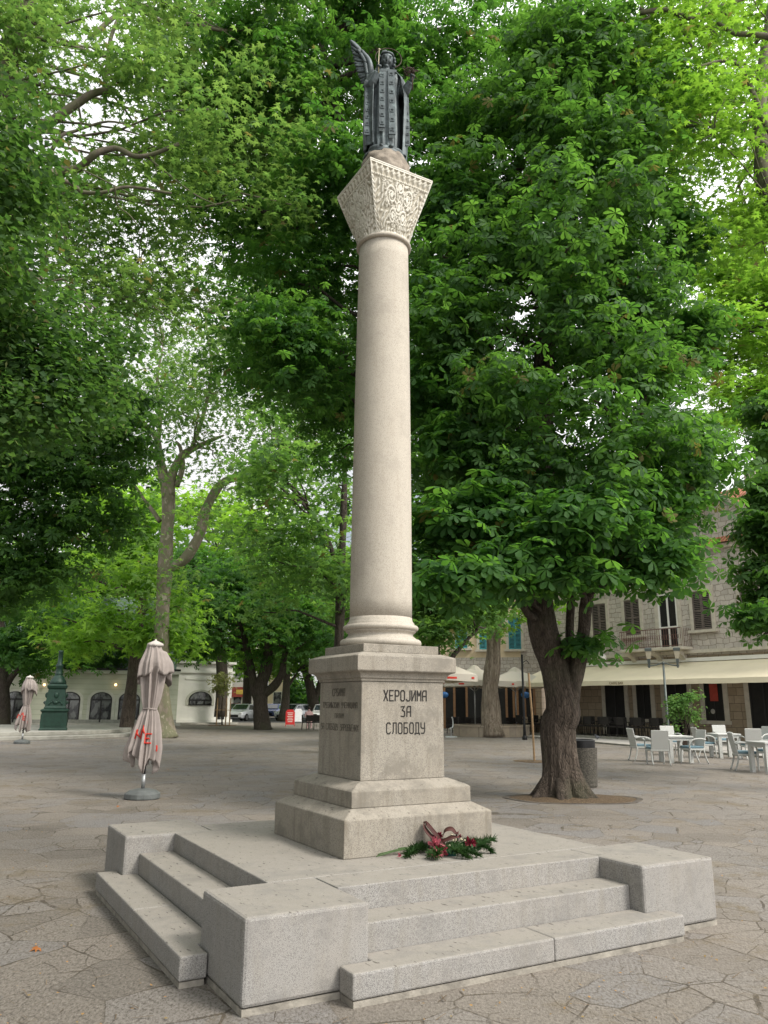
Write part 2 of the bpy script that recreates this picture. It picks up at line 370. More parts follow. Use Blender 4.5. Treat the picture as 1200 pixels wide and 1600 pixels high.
def leaves_mesh(name, tmpl, pos, nrm, size, mat, seed=0, parent=None):
    g = np.random.default_rng(seed); V, F = TP[tmpl]; V = np.array(V, dtype=np.float32); N = len(pos)
    nrm = nrm/np.linalg.norm(nrm, axis=1, keepdims=True)
    az = g.uniform(0, 2*np.pi, N); ref = np.stack([np.cos(az), np.sin(az), np.zeros(N)], 1)
    X = ref-nrm*np.sum(ref*nrm, 1, keepdims=True); X /= np.linalg.norm(X, axis=1, keepdims=True)+1e-9; Yv = np.cross(nrm, X)
    vs = pos[:, None, :]+size[:, None, None]*(V[None, :, 0:1]*X[:, None]+V[None, :, 1:2]*Yv[:, None]+V[None, :, 2:3]*nrm[:, None])
    vs = vs.reshape(-1, 3).astype(np.float32); nv = len(V)
    tot = np.array([len(f) for f in F], dtype=np.int32); flat = np.concatenate([np.array(f) for f in F]).astype(np.int32)
    idx = (flat[None]+(np.arange(N)*nv)[:, None]).reshape(-1).astype(np.int32); tots = np.tile(tot, N)
    starts = np.concatenate([[0], np.cumsum(tots)[:-1]]).astype(np.int32)
    me = bpy.data.meshes.new(name); me.vertices.add(len(vs)); me.vertices.foreach_set('co', vs.reshape(-1))
    me.loops.add(len(idx)); me.loops.foreach_set('vertex_index', idx)
    me.polygons.add(len(tots)); me.polygons.foreach_set('loop_start', starts); me.polygons.foreach_set('loop_total', tots)
    at_ = me.attributes.new('rnd', 'FLOAT', 'FACE'); at_.data.foreach_set('value', np.repeat(g.uniform(0, 1, N), len(F)).astype(np.float32))
    me.update(calc_edges=True); me.materials.append(mat)
    o = bpy.data.objects.new(name, me); COL.objects.link(o)
    if parent is not None: o.parent = parent
    return o
def scatter(blobs, n, seed, sub=.38, per=9, flat=.55, upw=.8, outw=.35, shell=.5):
    """leaf places: blobs (x,y,z,rx,ry,rz) hold twig ends, each twig end holds a spray of leaves"""
    g = np.random.default_rng(seed); B = np.array(blobs, dtype=float); wgt = (B[:, 3]*B[:, 4]*B[:, 5])**.7; wgt /= wgt.sum()
    K = max(1, int(n/per)); bi = g.choice(len(B), K, p=wgt); d = g.normal(size=(K, 3)); d /= np.linalg.norm(d, axis=1, keepdims=True)
    rr = shell+(1-shell)*g.uniform(0, 1, K)**.7; c = B[bi, :3]+d*rr[:, None]*B[bi, 3:6]
    rep = g.poisson(per, K)+1; ci = np.repeat(np.arange(K), rep); N = len(ci)
    p = c[ci]+g.normal(size=(N, 3))*np.array([sub, sub, sub*flat]); dd = d[ci]+.5*g.normal(size=(N, 3))
    nr = dd*outw+np.array([0, 0, upw])+.28*g.normal(size=(N, 3))
    return p, nr, c
def crown(parent, blobs, n, tmpl, size, mat, seed=1, name='crown', hide=False, **kw):
    p, nr, c = scatter(blobs, n, seed, **kw)
    if hide:                                  # added shading leaves are dropped where the camera would see them
        d = p+np.array(parent.location)-np.array([0, 0, EYE]); zf = d@np.array(FW); kx = np.abs(d@np.array(RT))/np.maximum(zf, .01); ky = np.abs(d@np.array(UP))/np.maximum(zf, .01)
        k_ = ~((zf > 0) & (kx < .54) & (ky < .72)); p, nr = p[k_], nr[k_]
    g = np.random.default_rng(seed+99)
    o = leaves_mesh(name, tmpl, p, nr, size*g.uniform(.65, 1.15, len(p)), mat, seed+5, parent); return o, c
def limb(mb, p0, p1, r0, r1, seed, n=7, wob=.08, sag=.1, seg=7):
    g = random.Random(seed); p0 = Vector(p0); p1 = Vector(p1); L = (p1-p0).length; pts = []; ph = g.uniform(0, 6)
    ax = Vector((g.uniform(-1, 1), g.uniform(-1, 1), g.uniform(-1, 1))).normalized()
    for i in range(n):
        t = i/(n-1); e = math.sin(math.pi*t)
        pts.append(p0.lerp(p1, t)+Vector((0, 0, sag*L*e))+ax*(wob*L*e*math.sin(ph+t*7)))
    mb.tube(pts, [lerp(r0, r1, (i/(n-1))**.8) for i in range(n)], seg); return pts
def bough(mb, blobs, axis, seed, r=.09, every=1, twigs=None, seg=6):
    """limbs from the trunk axis (list of points) out to the blobs; some twigs beyond"""
    ax = [Vector(a) for a in axis]; g = random.Random(seed)
    for k, b in enumerate(blobs):
        if k % every: continue
        c = Vector(b[:3]); best = min(ax, key=lambda a: (a-c).length+max(0, a.z-c.z+.3)*4)
        L = (c-best).length; rr = max(.02, r*min(1.6, L/3))
        limb(mb, best, c, rr, rr*.3, g.random(), sag=.06, seg=seg)
    if twigs is not None:
        for c in twigs:
            c = Vector(c); b = min(blobs, key=lambda b: (Vector(b[:3])-c).length); limb(mb, Vector(b[:3]), c, .018, .006, g.random(), n=5, seg=4)

# ================================================================== THE SETTING
g_ = MB(); g_.add([(-500, -60, 0), (500, -60, 0), (500, 700, 0), (-500, 700, 0)], [(0, 1, 2, 3)])
g_.build('ground', M_pave, kind='structure')

# ================================================================== THE MONUMENT
MC = Vector((-.022, 7.1375, 0)); MR = .5154
P_, P2, P3, B_, b_, c_ = 1.453, 1.744, 2.049, 1.874, 1.114, 1.309
H, Z1, Z2, G = .476, .173, .331, .038
def mon(x, y, z): 
    c, s = math.cos(MR), math.sin(MR); return Vector((MC.x+x*c-y*s, MC.y+x*s+y*c, z))
plat = empty('stepped_platform', MC, MR, 'square grey granite platform with steps between four corner blocks carrying the column', 'platform')
e = .0025
def rough_build(mb, name, par, bev=.012):
    return mb.build(name, M_gran, par, bevel=bev)
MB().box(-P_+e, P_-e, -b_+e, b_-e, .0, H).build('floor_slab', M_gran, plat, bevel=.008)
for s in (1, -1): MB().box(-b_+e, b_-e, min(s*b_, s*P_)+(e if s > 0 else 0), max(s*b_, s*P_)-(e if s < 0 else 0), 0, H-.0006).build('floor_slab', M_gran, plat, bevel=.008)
for sx in (-1, 1):
    for sy in (-1, 1):
        q = MB(); x0, x1 = sorted((sx*b_, sx*B_)); y0, y1 = sorted((sy*b_, sy*B_))
        q.box(x0, x1, y0, y1, G, H+.0005); q.build('corner_block', M_gran, plat, bevel=.02)
        k = .006; MB().box(x0+k, x1-k, y0+k, y1-k, 0, G-.004).build('mortar_bed', M_mortar, plat)
for i in range(4):
    rt = Matrix.Rotation(i*math.pi/2, 4, 'Z')
    MB().box(-b_+e, b_-e, -P2, -P_-e, 0, Z2, rt).build('step', M_gran, plat, bevel=.01)
    t_ = 3*e; poly = [(-c_, -P3), (c_, -P3), (c_, -B_-t_), (b_-t_, -B_-t_), (b_-t_, -P2-t_), (-b_+t_, -P2-t_), (-b_+t_, -B_-t_), (-c_, -B_-t_)]
    jx = (.12, -.05, .3, .1)[i]
    MB().prism([(-c_, -P3), (jx-.0015, -P3), (jx-.0015, -P2-t_), (-b_+t_, -P2-t_), (-b_+t_, -B_-t_), (-c_, -B_-t_)], G, Z1, rt).build('step', M_gran, plat, bevel=.012)
    MB().prism([(jx+.0015, -P3), (c_, -P3), (c_, -B_-t_), (b_-t_, -B_-t_), (b_-t_, -P2-t_), (jx+.0015, -P2-t_)], G, Z1-.001, rt).build('step', M_gran, plat, bevel=.012)
    poly2 = [(x*.997, y*.997) for x, y in poly]
    MB().prism([(-c_+.01, -P3+.008), (c_-.01, -P3+.008), (c_-.01, -B_-.02), (-c_+.01, -B_-.02)], 0, G-.004, rt).build('mortar_bed', M_mortar, plat)

colm = empty('monument_column', mon(0, 0, H), MR, 'tall pale stone column on a square inscribed pedestal with carved capital', 'monument')
def z_(z): return z-H
a1, h1, a2, h1c, h2, a3, h2c, h3, a5, h5, h5t, a6, h6t = .684, .746, .561, .81, .932, .405, .992, 1.778, .485, 1.867, 1.986, .375, 2.089
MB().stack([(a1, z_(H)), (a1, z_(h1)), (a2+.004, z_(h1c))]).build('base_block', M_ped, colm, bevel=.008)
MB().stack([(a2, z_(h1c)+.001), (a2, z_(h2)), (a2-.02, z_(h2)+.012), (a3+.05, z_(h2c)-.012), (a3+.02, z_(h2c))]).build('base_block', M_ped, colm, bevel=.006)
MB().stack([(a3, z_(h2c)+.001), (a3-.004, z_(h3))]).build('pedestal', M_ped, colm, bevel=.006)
cor = [(a3+.006, z_(h3)+.0015), (a3+.008, z_(h3)+.022), (a3+.022, z_(h3)+.027)]
for k in range(7):
    t = k/6; cor.append((a3+.022+(a5-a3-.030)*(1-math.cos(t*math.pi/2)), z_(h3)+.03+(h5-h3-.04)*math.sin(t*math.pi/2)))
cor += [(a5, z_(h5)), (a5, z_(h5t)-.004), (a5-.01, z_(h5t)+.004), (a6+.02, z_(h5t)+.032)]
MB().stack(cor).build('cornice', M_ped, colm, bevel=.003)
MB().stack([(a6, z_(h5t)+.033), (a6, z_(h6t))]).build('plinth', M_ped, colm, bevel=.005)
def arc(cr, cz, r, a0, a1_, n=8): return [(cr+r*math.cos(R(lerp(a0, a1_, k/n))), cz+r*math.sin(R(lerp(a0, a1_, k/n)))) for k in range(n+1)]
zb = z_(h6t)+.001
prof = [(.30, zb)]+arc(.335, zb+.033, .033, -90, 90, 8)+[(.318, zb+.068), (.318, zb+.078)]+[(.318-.026*math.sin(math.pi*k/8), zb+.078+.055*k/8) for k in range(1, 9)]
prof += [(.318, zb+.143)]+arc(.318, zb+.167, .024, -90, 90, 8)+[(.306, zb+.192), (.306, zb+.205), (.300, zb+.215), (.288, zb+.232), (.2835, zb+.26)]
MB().lathe(prof, 96).build('column_base', M_shaft, colm, smooth=True)
zs = zb+.2605; zt = z_(6.10); sh = []
for k in range(25):
    t = k/24; sh.append((.2835-.034*(t**1.5), lerp(zs, zt, t)))
MB().lathe(sh, 96).build('column_shaft', M_shaft, colm, smooth=True)
MB().lathe([(.25, zt+.001)]+arc(.262, zt+.022, .019, -80, 80, 8)+[(.255, zt+.043), (.25, zt+.05)]+[(.25, zt+.06)], 96).build('necking_ring', M_shaft, colm, smooth=True)

# carved basket capital: circle below, square above, vine scrolls in relief
A_, ha = .366, 6.825
def relief(face, u, v):
    """u -1..1 across, v 0..1 up; returns height 0..1 of the carving"""
    X = u*1.25; Y = v*1.55; h = np.zeros_like(u); 
    def ring(cx, cy, r, w): 
        d = np.abs(np.hypot(X-cx, Y-cy)-r); return np.clip(1-(d/w)**2, 0, 1)
    def spir(cx, cy, r, w, turns, ph, sgn=1):
        d = np.hypot(X-cx, Y-cy); a = np.arctan2(Y-cy, (X-cx)*sgn); best = np.zeros_like(u)
        for k in range(-1, 4):
            rr = r*(1-((a+ph)/(2*np.pi)+k)/turns); ok = (rr > 0) & (rr <= r*1.02); best = np.maximum(best, np.where(ok, np.clip(1-((d-rr)/w)**2, 0, 1), 0))
        return best
    def leaf(cx, cy, L, wd, ang):
        c, s = math.cos(ang), math.sin(ang); p = (X-cx)*c+(Y-cy)*s; q = -(X-cx)*s+(Y-cy)*c
        return np.clip(1.15-(p/L)**2-(q/(wd*(1-.5*p/L)))**2, 0, 1)*(1-.45*np.exp(-(q/.012)**2))
    sc = .50+.5*v
    for cx, cy, r, sg, ph in ((-.30, .38, .20, 1, 0), (.30, .38, .20, -1, 0), (-.38, .86, .25, -1, 1.), (.38, .86, .25, 1, 1.), (0, .62, .17, 1, 2.), (0, 1.08, .18, -1, .5)):
        h = np.maximum(h, spir(cx, cy, r, .036, 2.2, ph, sg)); h = np.maximum(h, .9*np.clip(1.8*leaf(cx, cy, .085, .06, ph), 0, 1)); 
        for k in range(4):
            a = ph+k*1.6; h = np.maximum(h, .85*leaf(cx+r*1.1*math.cos(a)*sg, cy+r*1.1*math.sin(a), .085, .04, a*sg+.7))
    for cx, cy in ((-.66, 1.05), (.66, 1.05), (-.62, .7), (.62, .7), (-.16, .16), (.16, .16), (0, .3), (-.74, 1.22), (.74, 1.22), (0, .86), (-.45, 1.18), (.45, 1.18)):
        h = np.maximum(h, .85*leaf(cx, cy, .095, .055, cx*3+1.1)); h = np.maximum(h, .7*ring(cx, cy, .1, .02))
    gg = random.Random(17); pts_ = []
    for _ in range(5000):
        px_, py_ = gg.uniform(-1.1, 1.1), gg.uniform(.05, 1.16)
        if all((px_-a_)**2+(py_-b2_)**2 > .015 for a_, b2_ in pts_): pts_.append((px_, py_))
    for px_, py_ in pts_:
        lf_ = leaf(px_, py_, gg.uniform(.085, .12), gg.uniform(.024, .034), 1.57+1.1*math.sin(px_*4+py_*3)+gg.uniform(-.5, .5)); h = np.where(h < .15, np.maximum(h, .9*np.clip(lf_*2.2, 0, 1)), h)
    # flat fields between, kept low; rope along the corners and the lower edge of the border
    edge = 1-np.abs(u); rope = np.clip(1-((edge-.055)/.045)**2, 0, 1)*(.65+.35*np.sin(Y*62+u*40)); h = np.maximum(h, rope)
    rib = np.clip(1-((v-.80)/.022)**2, 0, 1)*(.65+.35*np.sin(X*62)); h = np.where(v > .775, np.maximum(h*0, rib), h)
    top = v > .825
    per = (X*(4.5) % 1.)-.5; lf = np.clip(1.1-(np.abs(per)*2+np.abs((v-.90)/.065)*.7-.0)**2, 0, 1)*(1-.5*np.exp(-((v-.90-per*.1)/.008)**2)); h = np.where(top & (v < .975), lf*.8, h)
    h = np.where(v >= .975, .9, h)
    return h
N1, N2 = 150, 150
cv = []; cut = []; cf = []
zc0 = zt+.055; zc1 = z_(ha)
for f in range(4):
    u = np.linspace(-1, 1, N1); v = np.linspace(0, 1, N2); U, V = np.meshgrid(u, v)
    hh = relief(f, U, V)
    tt = np.clip(V*1.0, 0, 1); a = U*np.pi/4
    cx = .25*np.sin(a); cy = -.25*np.cos(a); sq = A_*np.ones_like(V); sx = sq*U; sy = -sq*np.ones_like(U)
    bl = np.clip(V/.97, 0, 1)**.9
    x = lerp(cx, sx, bl); y = lerp(cy, sy, bl)
    wgt = np.clip((1-np.abs(U))*14, 0, 1)*np.clip((1-V)*40, 0, 1)*np.clip(V*20, 0, 1)
    dpt = (np.clip(hh*1.5, 0, 1)-1.)*.020*wgt; y = y-dpt*1.; y = y
    z = zc0+(zc1-zc0)*V
    # sunk ground
    c, s = math.cos(f*math.pi/2), math.sin(f*math.pi/2); b = len(cv)
    for j in range(N2):
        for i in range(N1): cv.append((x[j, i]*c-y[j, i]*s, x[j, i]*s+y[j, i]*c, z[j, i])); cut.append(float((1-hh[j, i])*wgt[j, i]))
    for j in range(N2-1):
        for i in range(N1-1): k = b+j*N1+i; cf.append((k, k+1, k+N1+1, k+N1))
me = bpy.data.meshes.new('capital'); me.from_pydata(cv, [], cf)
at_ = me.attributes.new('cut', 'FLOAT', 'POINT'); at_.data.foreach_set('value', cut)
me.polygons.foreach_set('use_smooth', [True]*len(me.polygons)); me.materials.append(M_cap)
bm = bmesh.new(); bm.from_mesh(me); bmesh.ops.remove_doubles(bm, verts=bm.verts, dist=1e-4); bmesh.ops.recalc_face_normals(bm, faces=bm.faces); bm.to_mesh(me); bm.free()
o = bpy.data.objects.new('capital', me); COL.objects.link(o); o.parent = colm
MB().box(-A_+.004, A_-.004, -A_+.004, A_-.004, zc1-.03, zc1-.0005).build('capital_top', M_cap, colm)
def rockf(a, k, z): return 1+.05*math.sin(3*a+k*.7)+.04*math.sin(7*a+1.3*k)+.02*math.sin(15*a+2.1*k)
MB().lathe([(.28, zc1), (.295, zc1+.05), (.27, zc1+.10), (.28, zc1+.15), (.245, zc1+.21), (.245, zc1+.25), (.215, zc1+.30), (.195, zc1+.345), (.165, zc1+.37), (.10, zc1+.405), (.02, zc1+.41)], 64, fn=rockf).build('rock', M_rock, colm, smooth=True)

# lettering: narrow strokes cut and painted
ABC = {'Х': [[(0, 0), (1, 1)], [(0, 1), (1, 0)]], 'Е': [[(1, 0), (0, 0), (0, 1), (1, 1)], [(0, .5), (.8, .5)]],
 'Р': [[(0, 0), (0, 1), (.75, 1), (1, .86), (1, .6), (.75, .46), (0, .46)]], 'О': [[(0, .14), (0, .86), (.25, 1), (.75, 1), (1, .86), (1, .14), (.75, 0), (.25, 0), (0, .14)]],
 'Ј': [[(1, 1), (1, .14), (.75, 0), (.25, 0), (0, .14)]], 'И': [[(0, 1), (0, 0), (1, 1), (1, 0)]], 'М': [[(0, 0), (0, 1), (.5, .5), (1, 1), (1, 0)]],
 'А': [[(0, 0), (0, .82), (.28, 1), (1, 1), (1, 0)], [(0, .45), (1, .45)]], 'З': [[(0, .96), (.9, 1), (.35, .62), (.95, .48), (1, .12), (.8, 0), (0, .03)]],
 'С': [[(1, .88), (.75, 1), (.25, 1), (0, .86), (0, .14), (.25, 0), (.75, 0), (1, .12)]], 'Л': [[(0, 0), (.22, .2), (.22, 1), (1, 1), (1, 0)]],
 'Б': [[(.9, 1), (0, 1), (0, 0), (.75, 0), (1, .14), (1, .42), (.75, .55), (0, .55)]], 'Д': [[(-.1, -.12), (-.1, 0), (1.1, 0), (1.1, -.12)], [(.15, 0), (.15, 1), (.9, 1), (.9, 0)]],
 'У': [[(0, 1), (0, .6), (.25, .48), (1, .48)], [(1, 1), (1, .14), (.75, 0), (.1, 0)]], 'П': [[(0, 0), (0, 1), (1, 1), (1, 0)]],
 'В': [[(0, 0), (0, 1), (.75, 1), (.95, .85), (.95, .65), (.7, .52), (0, .52)], [(.7, .52), (1, .38), (1, .14), (.75, 0), (0, 0)]],
 'Н': [[(0, 0), (0, 1)], [(1, 0), (1, 1)], [(0, .5), (1, .5)]], 'К': [[(0, 0), (0, 1)], [(1, 1), (0, .45), (1, 0)]], 'Т': [[(0, 1), (1, 1)], [(.5, 0), (.5, 1)]],
 'Њ': [[(0, 0), (0, 1)], [(0, .5), (.9, .5), (1, .4), (1, .1), (.9, 0), (.5, 0), (.5, 1)]], 'Ч': [[(0, 1), (0, .6), (.25, .48), (1, .48)], [(1, 1), (1, 0)]],
 'Ц': [[(0, 1), (0, 0), (1.1, 0), (1.1, -.14)], [(.9, 1), (.9, 0)]], 'Ђ': [[(0, 1), (.8, 1)], [(.2, 0), (.2, 1)], [(.2, .55), (.8, .55), (1, .4), (1, .1), (.8, 0)]], ' ': []}
def letters(mb, text, cx, y, hgt, wd, gap, st, M, depth=.0012):
    n = len(text); W = n*wd+(n-1)*gap; x = cx-W/2
    for ch in text:
        for s in ABC[ch]: mb.stroke([(x+px*wd, y+py*hgt) for px, py in s], st, -.004, depth, M)
        x += wd+gap
# front face plane (normal -Y of the pedestal): local x to the right, local y up, z out
Mf = Matrix(((1, 0, 0, 0), (0, 0, -1, -a3+.0015), (0, 1, 0, 0), (0, 0, 0, 1)))
q = MB(); zz = lambda z: z-H
letters(q, 'ХЕРОЈИМА', .018, zz(1.622), .084, .036, .0185, .0105, Mf)
letters(q, 'ЗА', .022, zz(1.494), .082, .036, .022, .0105, Mf)
letters(q, 'СЛОБОДУ', .022, zz(1.356), .086, .036, .020, .0105, Mf)
q.build('inscription', M_ink, colm)
Mw = Matrix(((0, 0, -1, -a3+.0015), (-1, 0, 0, 0), (0, 1, 0, 0), (0, 0, 0, 1)))
q = MB()
letters(q, 'СРБИМА', -.02, zz(1.660), .060, .026, .016, .007, Mw)
letters(q, 'ТРЕБИЊСКИМ УЧЕНИЦИМА', 0, zz(1.560), .045, .022, .0115, .0055, Mw)
letters(q, 'ПАЛИМ', 0, zz(1.475), .038, .022, .014, .0045, Mw)
letters(q, 'ЗА СЛОБОДУ ЗАРОБЉЕНИХ'.replace('Љ', 'Њ'), 0, zz(1.375), .050, .023, .0115, .006, Mw)
q.build('inscription', M_ink2, colm)

# ================================================================== THE BRONZE ANGEL
ang = empty('angel_statue', (mon(0, 0, 0).x, mon(0, 0, 0).y, 7.18), R(6), 'dark bronze winged angel in long vestments standing on the capital', 'statue')
q = MB()
def fold(k1, amp):
    return lambda a, k, z: 1+amp*math.sin(k1*a+.6*math.sin(z*3))*(.35+.65*max(0, 1-z/1.0))
prof = [(.125, .035), (.15, .05), (.165, .12), (.17, .25), (.168, .45), (.160, .65), (.155, .8), (.165, .95), (.175, 1.03), (.165, 1.10), (.12, 1.145), (.06, 1.165)]
Mx = Matrix.Diagonal((1.0, .72, 1, 1))
q.lathe(prof, 72, M=Mx, fn=fold(17, .05))
q.tube([(0, 0, 1.13), (.01, -.012, 1.22)], [.058, .05], 14)
hd = Matrix.Rotation(R(14), 3, 'X')@Matrix.Rotation(R(5), 3, 'Y')
hc = Vector((.015, -.025, 1.315))
q.ball(hc, (.074, .086, .108), 24, hd); q.ball(hc+hd@Vector((0, -.082, -.018)), (.011, .016, .034), 10, hd)   # nose
q.ball(hc+hd@Vector((0, -.052, -.085)), (.030, .026, .022), 12, hd)                                              # chin
for s in (-1, 1):
    q.ball(hc+hd@Vector((s*.034, -.078, .024)), (.022, .012, .007), 8, hd); q.ball(hc+hd@Vector((s*.03, -.066, -.032)), (.022, .016, .026), 8, hd)
    q.ball(hc+hd@Vector((s*.03, -.079, .006)), (.012, .006, .006), 8, hd)
q.ball(hc+hd@Vector((0, -.076, -.058)), (.018, .008, .005), 8, hd)
# arms: right hand raised before the chest, left forearm out to the side
q.tube(smoothpath([(-.135, 0, 1.09), (-.185, -.03, .96), (-.165, -.10, .90), (-.105, -.16, 1.02)], 4), radii([.062, .062, .055, .04], 13), 14)
q.ball((-.095, -.17, 1.045), (.028, .024, .036), 12)
for k in range(4): q.tube(smoothpath([(-.115+.012*k, -.175, 1.06), (-.112+.012*k, -.205, 1.085-.004*k), (-.094+.009*k, -.215, 1.065), (-.084+.006*k, -.195, 1.05)], 3), radii([.0085, .008, .007], 10), 6)
q.tube([(-.07, -.17, 1.05), (-.066, -.195, 1.075), (-.08, -.21, 1.085)], [.009, .008, .007], 6)
q.tube(smoothpath([(.145, 0, 1.09), (.20, .0, .97), (.215, -.05, .885), (.275, -.13, .955)], 4), radii([.062, .065, .062, .038], 13), 14)
q.ball((.285, -.145, .985), (.026, .024, .034), 12)
for k in range(4): q.tube(smoothpath([(.27+.011*k, -.155, 1.0), (.268+.011*k, -.185, 1.015-.006*k), (.285+.007*k, -.195, .998), (.298+.004*k, -.178, .985)], 3), radii([.0085, .008, .007], 10), 6)
q.tube([(.31, -.14, .985), (.315, -.17, .998), (.302, -.185, 1.005)], [.009, .008, .007], 6)
for s in (-1, 1): q.ball((s*.055, -.13, .03), (.04, .085, .035), 14)
q.build('body', M_bronze, ang, rem=.0065)
q = MB()                                       # curls round the head
for k in range(70):
    a = random.uniform(-.25, math.pi+.25); b = random.uniform(-.75, 1.25)
    v = Vector((.086*math.cos(b)*math.cos(a), .088*math.cos(b)*math.sin(a)+.012, .113*math.sin(b)+.008))
    q.ball(hc+hd@v, random.uniform(.016, .024), 8)
for k in range(18):
    a = math.pi+math.pi*k/17; v = Vector((.068*math.cos(a), .070*math.sin(a), .070)); q.ball(hc+hd@v, .012, 8)
for s in (-1, 1):
    for k in range(7): q.ball(hc+hd@Vector((s*(.082+.008*(k % 2)), -.02+.012*(k % 3), .03-.026*k)), .02, 8)
q.build('hair', M_bronze, ang, smooth=True)
q = MB()                                       # mantle: two hanging sides, open at the front, closed at the back
def cape(a0, a1, prof2, thick=.014, n=26, ex=1., kf=11, amp=.06):
    vs = []; 
    for (r, z) in prof2:
        for lay in (0, 1):
            for i in range(n):
                a = R(lerp(a0, a1, i/(n-1))); rr = (r-lay*thick)*(1+amp*math.sin(kf*a)*max(.15, 1-z/1.05)); vs.append((rr*math.cos(a), .80*rr*math.sin(a), z))
    fs = []; m2 = 2*n
    for k in range(len(prof2)-1):
        for i in range(n-1):
            b = k*m2; fs += [(b+i, b+i+1, b+m2+i+1, b+m2+i), (b+n+i+1, b+n+i, b+m2+n+i, b+m2+n+i+1)]
        for i in (0, n-1): b = k*m2; fs.append((b+i, b+n+i, b+m2+n+i, b+m2+i))
    for k in (0, len(prof2)-1):
        for i in range(n-1): b = k*m2; fs.append((b+i, b+i+1, b+n+i+1, b+n+i))
    q.add(vs, fs)
cape(-38, 150, [(.245, .0), (.255, .15), (.262, .4), (.268, .65), (.262, .8), (.235, .92), (.215, 1.05), (.16, 1.13)], n=44)
cape(150, 232, [(.225, .10), (.235, .3), (.24, .55), (.235, .8), (.235, .95), (.22, 1.06), (.15, 1.14)], n=24)
q.build('mantle', M_bronze, ang, rem=.006)
q = MB()                                       # long stoles with raised square ornaments
def sash(x, y0, y1, z0, z1, wd, tilt=0, n=7):
    vs = []; L = 10
    for k in range(L+1):
        t = k/L; z = lerp(z1, z0, t); y = lerp(y1, y0, math.sin(t*math.pi/2)); 
        for dx, dy in ((-wd/2, 0), (wd/2, 0), (wd/2, -.012), (-wd/2, -.012)): vs.append((x+tilt*t+dx, y+dy, z))
    fs = [(0, 1, 2, 3), tuple(4*L+i for i in range(4))]+[(4*k+i, 4*k+(i+1) % 4, 4*k+4+(i+1) % 4, 4*k+4+i) for k in range(L) for i in range(4)]
    q.add(vs, fs)
    for k in range(n):
        t = (k+.5)/n; z = lerp(z1, z0, t); y = lerp(y1, y0, math.sin(t*math.pi/2))-.012; cx = x+tilt*t; r = wd*.3
        for (xa, xb, za, zb_) in ((-r, r, r*.6, r), (-r, r, -r, -r*.6), (-r, -r*.6, -r*.6, r*.6), (r*.6, r, -r*.6, r*.6)): q.box(cx+xa, cx+xb, y-.007, y, z+za, z+zb_)
        q.ball((cx, y, z), .007, 6)
sash(-.045, -.142, -.128, .30, 1.06, .072); sash(.055, -.142, -.122, .22, 1.10, .075, .015)
sash(-.195, -.10, -.07, .22, .98, .068, -.012, 8); sash(.238, -.10, -.06, .12, .80, .05, .01, 7)
for x in (-.045, .07): 
    for k in range(8): q.tube([(x-.03+.0085*k, -.145, .30 if x < 0 else .22), (x-.03+.0085*k, -.146, .25 if x < 0 else .17)], .0035, 5)
q.box(-.12, .12, -.12, -.095, 1.085, 1.12)
q.build('stole', M_bronze, ang, smooth=False)
q = MB()                                       # wing: overlapping feathers off a curved arm
arm = smoothpath([(-.13, .06, .98), (-.155, .09, 1.16), (-.185, .10, 1.32), (-.27, .10, 1.44)], 6)
q.tube(arm, radii([.045, .04, .036, .026], len(arm)), 12)
nf = 19
for k in range(nf):
    t = k/(nf-1); a0 = arm[int((1-t)*(len(arm)-1))]
    e1 = Vector((-.405, .12, 1.60)).lerp(Vector((-.20, .13, .90)), t**1.0); e1.x -= .03*math.sin(math.pi*t)**1.3; e1.z -= .02*math.sin(math.pi*t)
    d = e1-a0; n_ = Vector((0, 1, 0)); side = d.normalized().cross(n_)
    for i in range(1):
        pts = [a0.lerp(e1, s)+n_*(.006*(k % 2)) for s in (0, .25, .5, .75, .93, 1)]; ws = [.018, .03, .032, .028, .018, .004]
        vs = []; 
        for p, wv in zip(pts, ws): vs += [p-side*wv, p+n_*.010, p+side*wv, p-n_*.010]
        fs = [(4*a+i2, 4*a+(i2+1) % 4, 4*a+4+(i2+1) % 4, 4*a+4+i2) for a in range(5) for i2 in range(4)]+[(0, 1, 2, 3), (20, 21, 22, 23)]
        q.add(vs, fs)
for k in range(16):
    t = k/15; a0 = arm[int((1-t)*(len(arm)-1))]; q.ball(a0+Vector((-.03-.02*math.sin(3*t), -.012, -.01)), (.034, .014, .022), 8, Matrix.Rotation(R(30+60*t), 3, 'Y'))
q.build('wing', M_bronze, ang, smooth=True)
q = MB(); hl = Matrix.Rotation(R(-8), 3, 'X'); pts = [Vector((.045, .06, 1.345))+hl@Vector((.152*math.cos(a), 0, .152*math.sin(a))) for a in np.linspace(0, 2*math.pi, 41)]
q.tube(pts, .0055, 6, cap=False); q.build('halo', M_rust, ang, smooth=True)
q = MB(); q.tube([(-.092, -.20, .98), (-.094, -.20, 1.15), (-.088, -.195, 1.30)], [.0055, .005, .0045], 8); q.ball((-.088, -.195, 1.305), (.016, .012, .012), 8); q.build('staff', M_brass, ang, smooth=True)
q = MB(); q.tube([(.29, -.185, .80), (.292, -.18, .98), (.30, -.175, 1.08)], .008, 8)
for k in range(26):
    a = random.uniform(0, 6.28); el = random.uniform(-.6, 1.2); L = random.uniform(.05, .10); p = Vector((.285-.06*(k % 3 == 0), -.175, 1.04)); d = Vector((math.cos(a)*math.cos(el), .7*math.sin(a)*math.cos(el), math.sin(el)))
    q.tube([p, p+d*L*.6+Vector((0, 0, .012)), p+d*L], [.005, .004, .003], 5); q.ball(p+d*L, .007, 6)
pts = [Vector((.255, -.175, 1.055))+Vector((.06*math.cos(a), .05*math.sin(a), .012*math.sin(3*a))) for a in np.linspace(0, 6.283, 21)]
q.tube(pts, .007, 6, cap=False); q.build('thorny_wreath_sceptre', M_rust, ang, smooth=True)
